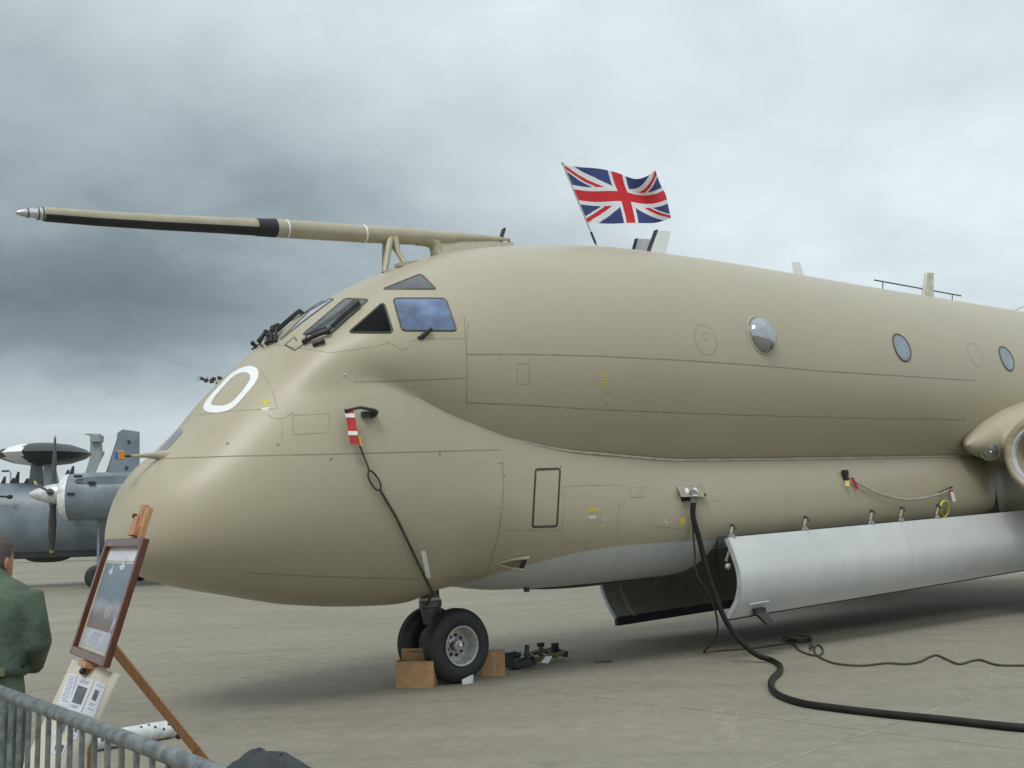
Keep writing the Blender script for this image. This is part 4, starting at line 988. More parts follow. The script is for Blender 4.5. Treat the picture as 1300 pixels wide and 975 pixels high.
mb = MB(); mb.box(a + d * .15 + (0, 0, .07), d * .18, s_ * .10, (0, 0, .05)); mb.box(a + d * .10 + s_ * .1 + (0, 0, .15), d * .12, s_ * .07, (0, 0, .04)); mb.tube([a + d * .28 + (0, 0, .1), a + d * .33 + s_ * .03 + (0, 0, .24)], .03, 10); mb.tube([a + d * .52 + (0, 0, .1), a + d * .55 + (0, 0, .2)], .028, 10); mb.ball(a + d * .05 + s_ * -.04 + (0, 0, .05), .06, 10, 8)
obj('hydraulic_pump', mb, DARK, tb, 40, bevel=.006)
mb = MB(); mb.tube(spline([a + (-.02, 0, .04), a + d * .08 + s_ * -.12 + (0, 0, .12), a + d * .22 + s_ * -.13 + (0, 0, .14), a + d * .35 + s_ * -.08 + (0, 0, .03)], 5), .012, 8); obj('pump_hose', mb, BLACK, tb)
for q in (.30, .44, .62, .75):
    mb = MB(); mb.bar(a + d * q + s_ * -.06 + (0, 0, .06), a + d * (q + .06) + s_ * .22 + (0, 0, .13), .03, .04); obj('cross_bar', mb, OL if q > .4 else DARK, tb, 0, bevel=.004)
mb = MB(); c = a + d * .48 + s_ * -.10; mb.prism([c + (-.04, 0, .03), c + (.05, 0, .02), c + (.10, .02, .10), c + (.02, .02, .10)], (0, .008, 0)); obj('paper_label', mb, WHITE, tb, 0)
mb = MB(); mb.ball(a + d * .12 + s_ * -.02 + (0, 0, .185), .018, 8, 6); obj('pump_cap', mb, CHROME, tb)
# power cable
def hang(p0, p1, pix):
    out = []; n = len(pix)
    D0, D1 = p0[1], p1[1]
    for i, (u, v) in enumerate(pix):
        t = (i + 1) / (n + 1); Dq = D0 + (D1 - D0) * t * t; q = at(u, v, Dq); hq = a2w(hit(u, v, .05)); o_ = Vector(w2a(CAM)); d_ = ray(u, v); dl = Vector((d_ @ AX, d_ @ ST, d_ @ AZ))
        if BV.ray_cast(o_, dl)[0] is not None and q[1] > hq[1]: q = hq
        out.append(q)
    return out
plug = a2w(hit(873, 633, .10)); g0 = ground(979, 838, .03)
pts = [plug] + hang(plug, g0, [(880, 655), (888, 685), (896, 718), (906, 750), (919, 783), (931, 803), (945, 819), (962, 832)]) + [g0] + [ground(u, v, .03) for u, v in ((990, 845), (989, 853), (980, 863), (980, 874), (992, 884), (1020, 893), (1060, 899), (1120, 906), (1200, 914), (1310, 925), (1450, 931))]
cb = thing('power_cable', 'thick black ground power cable hanging from the aircraft socket and snaking across the apron', 'cable', g0)
mb = MB(); mb.tube(spline(pts, 8), .032, 12); obj('cable', mb, CABLE, cb)
mb = MB(); mb.tube([plug + (0, .05, .06), plug, plug * .7 + pts[1] * .3], [.05, .05, .04], 12); obj('plug', mb, mat('plug_grey', (.16, .17, .16), .5), cb)
mb = MB(); mb.tube([plug + (0, -.01, .02), plug + (0, -.015, .0)], .055, 12); obj('plug_ring', mb, CHROME, cb)
# thin headset lead with coil
q0 = a2w(hit(878, 652, .03)); g1 = ground(894, 828, .012)
lead = [q0] + hang(q0, g1, [(880, 675), (882, 700), (884, 727), (896, 748), (908, 775), (911, 800), (905, 815)]) + [g1] + [ground(u, v, .012) for u, v in ((915, 826), (955, 823), (992, 818), (1008, 818), (1014, 825), (1028, 831), (1040, 832), (1045, 826), (1040, 819), (1034, 822), (1036, 831), (1048, 838), (1065, 843), (1095, 845), (1125, 842), (1150, 843), (1168, 840), (1180, 834), (1190, 832), (1204, 838), (1218, 843), (1234, 839), (1246, 838), (1266, 844), (1300, 845), (1400, 846))]
ld = thing('headset_lead', 'thin black lead coiled on the apron and trailing off behind the thick cable', 'cable', ground(1012, 815))
mb = MB(); mb.tube(spline(lead, 6), .0125, 8); obj('lead', mb, CORD, ld)
cc = ground(1012, 815); mb = MB(); rng = random.Random(3); coil = []
for k in range(96):
    a = k * .33; ph = k * .047 * 2 * math.pi / 2; rr_ = .15 + .05 * math.cos(ph) + rng.uniform(-.012, .012); coil.append(cc + arr((rr_ * math.cos(a), rr_ * 1.25 * math.sin(a), .045 + .03 * math.sin(ph) + .01 * math.sin(a * 2))))
mb.tube(coil, .014, 6); obj('coil', mb, CORD, ld)
mb = MB(); q = ground(1028, 824, .03); mb.tube([q, q + (.03, .05, .06), q + (.05, .04, .0)], .018, 8); obj('lead_plug', mb, DARK, ld)
mb = MB(); a, b = ground(755, 840, .012), ground(777, 839, .012); mb.bar(a, b, .05, .02); solo('wood_sliver', mb, mat('old_wood', (.13, .09, .05), .8), 'short brown scrap of wood on the bare apron below the belly', 'scrap', 0, bevel=.004)
# perforated white tube behind the barrier
a, b = ground(110, 953, .07), ground(212, 934, .07); b = ground(214, 938, .0) + (0, 0.05, .072); a = ground(108, 957, 0) + (0, .05, .072)
tb = thing('white_tube', 'white perforated metal tube lying on the apron behind the easel', 'tube', (a + b) / 2); d = unit(b - a)
mb = MB(); mb.lathe([(0, .07), (np.linalg.norm(b - a), .07), (np.linalg.norm(b - a), .062), (np.linalg.norm(b - a) - .25, .062)], a, d, 28); obj('tube', mb, mat('dirty_white', (.62, .64, .64), .45, var=.12, scale=12), tb, 50)
mb = MB()
s_ = unit(np.cross(d, (0, 0, 1)))
for t, ang in ((.12, .2), (.42, .3), (.60, 1.0), (.70, 1.1), (.76, .65), (.86, .25), (.93, .7)):
    n = s_ * math.cos(ang) + arr((0, 0, math.sin(ang))); n = -n if n[1] > 0 and abs(n[1]) > abs(n[2]) else n; n = unit(arr((n[0], n[1], abs(n[2])))) 
    mb.lathe([(.066, .011), (.0715, .011), (.0718, .001)], a + (b - a) * t, n, 10)
obj('bolt_hole', mb, DARK, tb, 0)
mb = MB(); mb.lathe([(0, .061), (.002, .001)], b - d * .05, d, 20); obj('tube_mouth', mb, BLACK, tb, 0)
# ================================================================ EASEL WITH FRAMED PICTURE
BR = at(138, 849, 5.45); BL = at(94, 830, 6.2); zb_ = (BR[2] + BL[2]) / 2; BR[2] = BL[2] = zb_
Wv = BR - BL; wdt = np.linalg.norm(Wv); Wd = unit(Wv)
TRp = at(192, 684, 5.52); Ud = TRp - BR; Ud -= Wd * (Ud @ Wd); hgt = np.linalg.norm(Ud); Ud = unit(Ud); Nn = unit(np.cross(Wd, Ud))
if Nn[1] > 0: Nn = -Nn          # towards the viewers
if (CAM - BR) @ Nn < 0: Nn = -Nn
def ez(a, b, c=0.): return BL + Wd * a + Ud * b + Nn * c
ctr = BL + Wd * wdt * .5
base = ctr - Ud * (ctr[2] / Ud[2])
ea = thing('easel', 'tall wooden easel leaning behind the crowd barrier', 'easel', base)
hb = ctr[2] / Ud[2]
mx = wdt * .5
mb = MB(); mb.box(ez(mx - .02, (.90 - hb) / 2, -.035), Wd * .045, Ud * (hb + .90) / 2, Nn * .014); obj('mast', mb, PINE, ea, 0, bevel=.003)
mb = MB(); mb.box(ez(mx + .10, .55, -.035), Wd * .040, Ud * .33, Nn * .014); obj('mast', mb, PINE, ea, 0, bevel=.003)
mb = MB(); mb.box(ez(mx + .03, .74, -.02), Wd * .07, Ud * .03, Nn * .03); mb.box(ez(mx - .03, .78, -.02), Wd * .04, Ud * .05, Nn * .014); obj('top_clamp', mb, PINE, ea, 0, bevel=.003)
mb = MB(); mb.ball(ez(mx - .08, .83, -.01), .016, 10, 8); obj('clamp_knob', mb, BLACK, ea, 40)
mb = MB(); mb.box(ez(mx, -.022, 0.005), Wd * .10, Ud * .016, Nn * .035); mb.box(ez(mx - .03, -.05, 0.0), Wd * .05, Ud * .03, Nn * .02); obj('ledge', mb, PINE, ea, 0, bevel=.003)
mb = MB(); mb.ball(ez(mx + .03, -.06, .03), .018, 10, 8); obj('ledge_knob', mb, BLACK, ea, 40)
for s_ in (1,):
    mb = MB(); p0, p1 = ez(mx + s_ * .06, .35, -.05), ez(mx + s_ * .34, -hb + .02, -.02); mb.bar(p0, p1, .03, .045, Nn); obj('leg', mb, PINEL if s_ < 0 else PINE, ea, 0, bevel=.003)
rq = ray(128, 803); rt = ((BL - Nn * .07 - CAM) @ Nn) / (rq @ Nn); rl0 = CAM + rq * rt; rfoot = ground(291, 1003); mb = MB(); mb.bar(rl0 + (rl0 - rfoot) * .02, rfoot, .035, .05, Nn); obj('rear_leg', mb, PINE, ea, 0, bevel=.003)
mb = MB(); q = rl0 + (rfoot - rl0) * .62; mb.tube([q + (-.03, -.02, -.02), q + (-.02, 0, 0)], .016, 8); obj('leg_knob', mb, BLACK, ea)
mb = MB(); q = rl0 + (rfoot - rl0) * .72; q2 = rl0 + (rfoot - rl0) * .725; mb.bar(q, q2, .040, .055, Nn); obj('leg_ferrule', mb, mat('brass', (.5, .36, .12), .35, .8), ea, 0)
# framed picture
fr = thing('framed_picture', 'dark wood framed print of aircraft over a crowd, standing on the easel', 'picture', ez(mx, 0, 0))
fw_ = .048
for (c, ax_, ay_) in ((ez(fw_ / 2, hgt / 2, .012), fw_ / 2, hgt / 2), (ez(wdt - fw_ / 2, hgt / 2, .012), fw_ / 2, hgt / 2), (ez(wdt / 2, fw_ / 2, .012), wdt / 2 - fw_, fw_ / 2), (ez(wdt / 2, hgt - fw_ / 2, .012), wdt / 2 - fw_, fw_ / 2)):
    mb = MB(); mb.box(c, Wd * ax_, Ud * ay_, Nn * .018); obj('frame_rail', mb, DARKW, fr, 0, bevel=.006)
mb = MB(); mb.box(ez(wdt / 2, hgt / 2, -.002), Wd * (wdt / 2 - fw_ * .9), Ud * (hgt / 2 - fw_ * .9), Nn * .003); obj('mount_card', mb, mat('mount_cream', (.50, .47, .36), .35, var=.03), fr, 0)
def quad(name, a0, a1, b0, b1, c, m_, par):
    mb = MB(); mb.add([ez(a0, b0, c), ez(a1, b0, c), ez(a1, b1, c), ez(a0, b1, c)], [(0, 1, 2, 3)]); return obj(name, mb, m_, par, 0)
def picture_mat():
    M = bpy.data.materials.new('print_picture'); M.use_nodes = True; t = NT(M.node_tree); b = t.n['Principled BSDF']
    tc = t.node('ShaderNodeTexCoord'); sp = t.node('ShaderNodeSeparateXYZ'); t.l.new(tc.outputs['Object'], sp.inputs[0])
    h = t.math('DIVIDE', sp.outputs[2], hgt * Ud[2])
    n = t.noise(tc.outputs['Object'], 9, 5, .65, .5); n2 = t.noise(tc.outputs['Object'], 9, 4, .6)
    hh = t.math('ADD', h, t.math('MULTIPLY', t.math('SUBTRACT', n, .5), .25))
    c = t.ramp(hh, [(.18, (.16, .10, .08)), (.34, (.16, .13, .12)), (.44, (.30, .30, .32)), (.52, (.13, .17, .21)), (.8, (.17, .22, .27)), (1, (.30, .36, .40))])
    w_ = t.mapr(n2, .56, .66, 0, 1); low = t.mapr(h, .55, .4, .05, 1); c = t.mix(t.math('MULTIPLY', w_, low), c, (.42, .44, .5))
    red = t.mapr(t.noise(tc.outputs['Object'], 12, 2, .5), .64, .72, 0, 1); c = t.mix(t.math('MULTIPLY', red, t.mapr(h, .5, .35, 0, 1)), c, (.42, .10, .08))
    t.l.new(c, b.inputs['Base Color']); b.inputs['Roughness'].default_value = .45; return M
pic = quad('print', .10, wdt - .10, .17, hgt - .14, .0035, picture_mat(), fr)
quad('title_strip', .10, wdt - .10, hgt - .125, hgt - .065, .0035, PAPER, fr)
quad('caption', .10, wdt - .10, .07, .165, .0035, mat('caption_blue', (.40, .44, .48), .3), fr)
for k in range(5): quad('caption_line', .30 + .02 * (k % 2), wdt - .36 - .03 * (k % 3), .145 - k * .015, .150 - k * .015, .0045, INKL, fr)
for (a_, b_, s_) in ((.28, .50, .05), (.52, .53, .07)):
    mb = MB(); pts = [ez(a_ - s_, b_, .0045), ez(a_ - s_ * .4, b_ - .02, .0045), ez(a_ + s_ * .6, b_ - .02, .0045), ez(a_ + s_, b_, .0045), ez(a_ + s_ * .5, b_ + .012, .0045), ez(a_ + s_ * .2, b_ + .06, .0045), ez(a_, b_ + .015, .0045)]
    mb.add(pts, [tuple(range(7))]); obj('picture_figure', mb, mat('picture_pale', (.50, .54, .58), .3), fr, 0)
# cream board with clippings below
BO = at(92, 837, 6.15); BRt = at(151, 840, 5.40); BRt[2] = BO[2]; BDn = at(72, 892, 6.02) - BO
bW = unit(BRt - BO); BDn -= bW * (BDn @ bW); bU = unit(BDn) * -1; bN = unit(np.cross(bW, bU)); bN = bN if (CAM - BO) @ bN > 0 else -bN; bw = np.linalg.norm(BRt - BO); bh = .80
bd = thing('notice_board', 'cream board of pasted photos and cuttings propped on the easel under the framed picture', 'board', BO + bW * bw / 2 - bU * bh)
mb = MB(); mb.box(BO + bW * bw / 2 - bU * bh / 2 - bN * .006, bW * bw / 2, bU * bh / 2, bN * .006); obj('board', mb, BOARD, bd, 0, bevel=.002)
def onb(u, v, c):
    d = ray(u, v); return CAM + d * (((BO + bN * c) - CAM) @ bN) / (d @ bN)
def ZC(p): return [(50 + x / 6.726, 830 + y / 6.726) for x, y in p]
def bq(name, zp_, c, m_, par):
    mb = MB(); mb.add([onb(u, v, c) for u, v in ZC(zp_)], [tuple(range(len(zp_)))]); return obj(name, mb, m_, par, 0)
def lerp2(P, a, b):
    P = [arr(p) for p in P]; t = P[0] * (1 - a) + P[1] * a; q = P[3] * (1 - a) + P[2] * a; return tuple(t * (1 - b) + q * b)
def sheet(P, dark, lines):
    s_ = bq('sheet', P, .0025, PAPER, bd)
    for a0, b0, a1, b1 in dark: bq('photo', [lerp2(P, a0, b0), lerp2(P, a1, b0), lerp2(P, a1, b1), lerp2(P, a0, b1)], .0038, INK, s_)
    for b, a0, a1 in lines: bq('text_line', [lerp2(P, a0, b), lerp2(P, a1, b), lerp2(P, a1, b + .022), lerp2(P, a0, b + .022)], .0038, INKL, s_)
sheet([(250, 165), (322, 180), (245, 460), (155, 430)], [], [(.08 + .075 * k, .18, .82 - .1 * (k % 2)) for k in range(11)])
sheet([(340, 180), (468, 225), (352, 505), (235, 470)], [(.15, .28, .80, .78)], [(.10, .2, .8), (.15, .2, .7), (.84, .15, .7), (.89, .15, .6)])
sheet([(482, 222), (572, 262), (470, 548), (368, 508)], [(.25, .25, .62, .55)], [(.10, .2, .8), (.64, .2, .7), (.69, .2, .6), (.80, .2, .7)])
sheet([(190, 560), (250, 575), (190, 720), (110, 690)], [(.3, .1, .9, .8)], [])
sheet([(285, 590), (345, 610), (320, 740), (270, 730)], [(.3, .2, .8, .5)], [(.7, .2, .7)])
sheet([(130, 730), (240, 760), (190, 890), (95, 840)], [(.2, .2, .85, .7)], [(.8, .2, .7)])
mb = MB(); q0_ = at(117, 924, 5.45); q1_ = ground(114, 1035); mb.bar(q0_, q1_, .03, .04, Nn); obj('leg', mb, PINEL, ea, 0, bevel=.003)
# ================================================================ CROWD BARRIER
b0 = arr(ground(0, 878, 1.1)); b1 = arr(ground(262, 977, 1.1)); dB = unit(b1 - b0); b0 = b0 - dB * .62; Lb = 2.9; b1 = b0 + dB * Lb
sB = arr((-dB[1], dB[0], 0))
br = thing('crowd_barrier', 'galvanised steel crowd barrier crossing the lower left corner', 'barrier', (b0 + b1) / 2 * (1, 1, 0))
def fl_(p, z): return arr((p[0], p[1], z))
mb = MB(); mb.tube([fl_(b0, .16), fl_(b0, 1.02), fl_(b0 + dB * .06, 1.085), fl_(b0 + dB * .12, 1.1), fl_(b1 - dB * .12, 1.1), fl_(b1 - dB * .06, 1.085), fl_(b1, 1.02), fl_(b1, .16)], .0205, 14); obj('top_rail', mb, GALV, br)
mb = MB(); mb.tube([fl_(b0, .17), fl_(b1, .17)], .016, 10); obj('bottom_rail', mb, GALV, br)
nb = 26
for k in range(nb):
    p = b0 + dB * (.14 + k * (Lb - .28) / (nb - 1)); mb = MB(); mb.tube([fl_(p, .17), fl_(p, 1.09)], .0085, 8); obj('bar', mb, GALV, br)
for q in (.45, Lb - .45):
    p = b0 + dB * q; mb = MB(); mb.tube([fl_(p - sB * .32, .01), fl_(p - sB * .28, .06), fl_(p, .16), fl_(p + sB * .28, .06), fl_(p + sB * .32, .01)], .014, 8); obj('foot', mb, GALV, br)
# ================================================================ PEOPLE
def person(label, loc, hgt, yaw, top_m, leg_m, hair_m, arms, cap=None, lean=0., wide=1.0, headturn=0., drop=0.):
    k = hgt / 1.78
    cs, sn = math.cos(yaw), math.sin(yaw)       # figure's forward = +y rotated by yaw
    def T(x, y, z): return arr(loc) + arr((cs * x * k - sn * y * k, sn * x * k + cs * y * k, z * k))
    t = thing('person', label, 'person', loc)
    mb = MB()
    def ell(x, y, z, rx, ry, n=24): return [T(x + rx * math.cos(2 * math.pi * i / n), y + ry * math.sin(2 * math.pi * i / n), z) for i in range(n)]
    W_ = wide
    mb.loft([ell(0, 0, .84, .15 * W_, .11), ell(0, -.01, .92, .178 * W_, .125), ell(0, -.005, 1.0, .172 * W_, .125), ell(0, 0, 1.08, .155 * W_, .112), ell(0, 0, 1.2, .168 * W_, .12), ell(0, -.01, 1.32, .192 * W_, .13), ell(0, -.01, 1.40, .20 * W_, .115), ell(0, -.005, 1.455, .165 * W_, .09), ell(0, 0, 1.50, .085, .068), ell(0, .01, 1.54, .06, .06)])
    for s_ in (-1, 1):
        mb.loft([ell(s_ * .085 * W_, 0, .90, .10 * W_, .115), ell(s_ * .095, 0, .72, .088 * W_, .098), ell(s_ * .105, .01, .5, .068, .075), ell(s_ * .11, -.01, .34, .062, .07), ell(s_ * .115, 0, .12, .05, .058), ell(s_ * .115, 0, .07, .055, .065)])
        A = arms[0 if s_ < 0 else 1]
        mb.tube([T(s_ * .17 * W_, 0, 1.42)] + [T(s_ * x * W_ if i < 1 else s_ * x, y, z) for i, (x, y, z) in enumerate(A)], [.07 * k, .062 * k] + [.047 * k] + [.036 * k] * (len(A) - 2), 14)
    o = obj('body', mb, top_m, t, 60)
    r_ = o.modifiers.new('merge', 'REMESH'); r_.mode = 'VOXEL'; r_.voxel_size = .016 * k; r_.use_smooth_shade = True
    s2 = o.modifiers.new('soft', 'SMOOTH'); s2.iterations = 6; s2.factor = .5
    # boots
    for s_ in (-1, 1):
        m = MB(); m.loft([[T(s_ * .115 + a, b, z) for a, b in ((-.045 * q, -.09 * q), (.045 * q, -.09 * q), (.05 * q, .10 * q2), (.03 * q, .18 * q2), (-.03 * q, .18 * q2), (-.05 * q, .10 * q2))] for z, q, q2 in ((0, 1, 1), (.03, 1.02, 1.02), (.06, .98, .85), (.11, .9, .35))]); obj('boot', m, BLACK, t, 40)
    # hands: palm, four fingers and a thumb
    for s_ in (-1, 1):
        A = arms[0 if s_ < 0 else 1]; w1 = T(s_ * A[-1][0], A[-1][1], A[-1][2]); w0 = T(s_ * A[-2][0], A[-2][1], A[-2][2]); d = unit(w1 - w0); up = unit(np.cross(d, np.cross((0, 0, 1.), d)) + 1e-6); sd_ = unit(np.cross(d, up))
        m = MB(); m.tube([w1 - d * .01 * k, w1 + d * .04 * k, w1 + d * .085 * k], [.026 * k, .038 * k, .034 * k], 12, flat=.45)
        for f, (o_, l_) in enumerate(((-.026, .06), (-.009, .075), (.009, .07), (.026, .055))):
            b_ = w1 + d * .08 * k + sd_ * o_ * k; m.tube([b_, b_ + d * l_ * .5 * k, b_ + d * l_ * .85 * k - up * .018 * k, b_ + d * l_ * .9 * k - up * .035 * k], [.0095 * k, .009 * k, .008 * k, .006 * k], 8)
        b_ = w1 + d * .02 * k - sd_ * s_ * .03 * k; m.tube([b_, b_ + d * .035 * k - sd_ * s_ * .022 * k, b_ + d * .07 * k - sd_ * s_ * .02 * k - up * .01 * k], [.012 * k, .010 * k, .007 * k], 8)
        obj('hand', m, SKIN, t, 60)
    # head
    ct, st_ = math.cos(headturn), math.sin(headturn)
    def Hh(x, y, z): return T(ct * x - st_ * y, .015 + drop * .5 + st_ * x + ct * y, 1.655 - drop + z)
    m = MB(); rings = []
    for z, rx, ry, oy in ((-.175, .052, .056, -.012), (-.12, .054, .060, -.008), (-.105, .052, .075, .012), (-.085, .060, .088, .010), (-.05, .070, .094, .004), (-.01, .075, .096, 0), (.03, .077, .098, -.004), (.07, .072, .092, -.006), (.10, .055, .072, -.006), (.118, .03, .04, -.006), (.123, .006, .008, -.006)):
        rings.append([Hh(rx * math.cos(2 * math.pi * i / 24), oy + ry * math.sin(2 * math.pi * i / 24), z) for i in range(24)])
    m.loft(rings); m.tube([Hh(0, .088, .01), Hh(0, .102, -.02), Hh(0, .112, -.042), Hh(0, .092, -.052)], [.008 * k, .011 * k, .015 * k, .008 * k], 10)
    for s_ in (-1, 1): m.ball(Hh(s_ * .078, -.008, -.012), (.012 * k, .02 * k, .032 * k), 12, 8)
    hd = obj('head', m, SKIN, t, 70)
    m = MB()
    for s_ in (-1, 1): m.ball(Hh(s_ * .031, .082, .004), .011 * k, 10, 8)
    obj('eye', m, mat('eye_white', (.6, .58, .55), .3), hd, 60)
    m = MB(); m.tube([Hh(-.026, .088, -.072), Hh(0, .094, -.070), Hh(.026, .088, -.072)], .005 * k, 6); obj('mouth', m, mat('lips', (.35, .12, .10), .5), hd, 60)
    m = MB(); rings = []
    for z, rx, ry, oy in ((-.075, .060, .050, -.050), (-.05, .074, .070, -.036), (-.02, .081, .085, -.025), (.03, .083, .095, -.014), (.07, .079, .098, -.008), (.105, .060, .078, -.006), (.125, .032, .042, -.006), (.131, .004, .005, -.006)):
        rings.append([Hh(rx * math.cos(2 * math.pi * i / 28) * (1 + .02 * math.sin(i * 5.1)), oy + ry * math.sin(2 * math.pi * i / 28) * (1 + .02 * math.cos(i * 3.7)), z) for i in range(28)])
    m.loft(rings); obj('hair', m, hair_m, hd, 70)
    if cap:
        m = MB(); rings = []
        for z, rx, ry, oy in ((.035, .096, .112, 0), (.05, .100, .118, 0), (.085, .100, .116, -.002), (.115, .088, .098, -.006), (.138, .060, .066, -.012), (.147, .022, .026, -.016), (.149, .003, .003, -.016)):
            rings.append([Hh(rx * math.cos(2 * math.pi * i / 32) * (1 + .045 * math.sin(i * .8 + z * 30)), oy + ry * math.sin(2 * math.pi * i / 32), z + .008 * math.sin(i * .39 + 1.0) + .004 * math.sin(i * 1.1)) for i in range(32)])
        m.loft(rings); c = obj('cap', m, cap, t, 70)
        m = MB(); m.loft([[Hh(x, .06 + y + dy, z0 + dz) for x, y in ((-.075, 0), (-.06, .06), (-.03, .09), (0, .098), (.03, .09), (.06, .06), (.075, 0))] for dy, z0, dz in ((0, .045, 0), (0, .045, .008))]); obj('peak', m, cap, c, 30)
        m = MB(); m.tube([Hh(.097 * math.cos(a), .113 * math.sin(a), .055 + .004 * math.sin(3 * a)) for a in np.linspace(0, 2 * math.pi, 40)[:-1]], .004 * k, 6, closed=True); obj('cap_seam', m, BLACK, c, 40)
        m = MB(); m.tube(spline([Hh(-.09, .02, .09), Hh(-.03, .02, .138), Hh(.04, .01, .136), Hh(.09, 0, .085)], 6), .003 * k, 6); obj('cap_seam', m, BLACK, c, 40)
    return t, T
D = 4.75; pl = arr(((-13 - 650) / 1300 * D, D, 0))
pt, PT = person('man in green flight suit seen from behind at the left edge, looking at the easel', pl, 1.74, .12, SUIT, SUIT, HAIR, (((.21, .05, 1.18), (.15, .24, 1.06), (.04, .30, 1.08)), ((.215, .03, 1.18), (.15, .22, 1.06), (.03, .29, 1.06))), wide=1.05, headturn=-.35, drop=.09)
m = MB(); m.tube([PT(.186 * math.cos(a), -.0 + .134 * math.sin(a), 1.06 + .004 * math.sin(7 * a)) for a in np.linspace(0, 2 * math.pi, 40)[:-1]], .011, 8, closed=True, flat=1.6); obj('belt', m, mat('belt_green', (.03, .05, .035), .8), pt)
m = MB(); m.box(PT(.09, -.128, 1.07), unit(PT(1, 0, 0) - PT(0, 0, 0)) * .045, unit(PT(0, 1, 0) - PT(0, 0, 0)) * .008, (0, 0, .017)); obj('belt_tab', m, mat('tab_olive', (.12, .13, .07), .8), pt, 0, bevel=.004)
D = 1.62; pl = arr(((336 - 650) / 1300 * D, D - .02, 0))
person('spectator in a dark slate cap whose top shows at the bottom edge', pl, 1.262, -1.45, JACKET, JACKET, HAIR, (((.22, .0, 1.15), (.22, .10, .98), (.18, .2, .95)), ((.22, 0, 1.15), (.22, .10, .98), (.18, .2, .95))), cap=CLOTH)
# ================================================================ TURBOPROP WITH RADAR DISC
hd_ = -math.radians(180 - 8); f = arr((math.cos(hd_), math.sin(hd_), 0)); sl = arr((f[1] * -1, f[0], 0))
if sl[1] > 0: sl = -sl        # towards camera
PC = at(66, 627, 36.0)
OE = PC - sl * 3.35; OE[2] = 0
Me = Matrix.Identity(4)
for i in range(3): Me[i][0] = f[i]; Me[i][1] = sl[i]; Me[i][2] = (0, 0, 1)[i]; Me[i][3] = OE[i]
hk = thing('radar_aircraft', 'dark grey twin propeller aircraft with a saucer radar disc, parked behind the nose', 'aircraft', M=Me)
def hx(u, v, y):      # pixel -> local coords on plane y
    d = ray(u, v); o = np.linalg.inv(np.array(Me)) @ np.append(CAM, 1); o = o[:3]; dl = np.array((d @ f, d @ sl, d[2])); t = (y - o[1]) / dl[1]; return o + dl * t
zt_, zb_ = hx(40, 612, .3)[2], hx(90, 705, 0)[2]; zc_ = (zt_ + zb_) / 2; rz_ = (zt_ - zb_) / 2; ryy = 1.15
xp = hx(66, 627, 3.35)[0]; zp = hx(66, 627, 3.35)[2]
mb = MB(); rings = []
for x, s_, dz in ((6.2, .05, -.3), (6.0, .3, -.28), (5.4, .55, -.2), (4.6, .72, -.1), (3.8, .92, 0), (2.6, 1, 0), (-6, 1, 0), (-8.5, .86, .1), (-11, .45, .5), (-12.5, .15, .8)):
    rings.append([(x, ryy * s_ * math.cos(a), zc_ + dz + rz_ * s_ * math.sin(a)) for a in np.linspace(0, 2 * math.pi, 33)[:-1]])
mb.loft(rings); obj('fuselage', mb, HAWK, hk, 50, space='l')
mb = MB(); mb.box((0, 0, zb_ + .05), (4.6, 0, 0), (0, .55, 0), (0, 0, .12)); obj('keel_fairing', mb, HAWKD, hk, 0, space='l', bevel=.05)
q = hx(61, 703, 0); mb = MB(); mb.ball((q[0], 0, zb_ - .02), (.85, .4, .22), 20, 12); obj('belly_blister', mb, HAWKD, hk, 60, space='l')
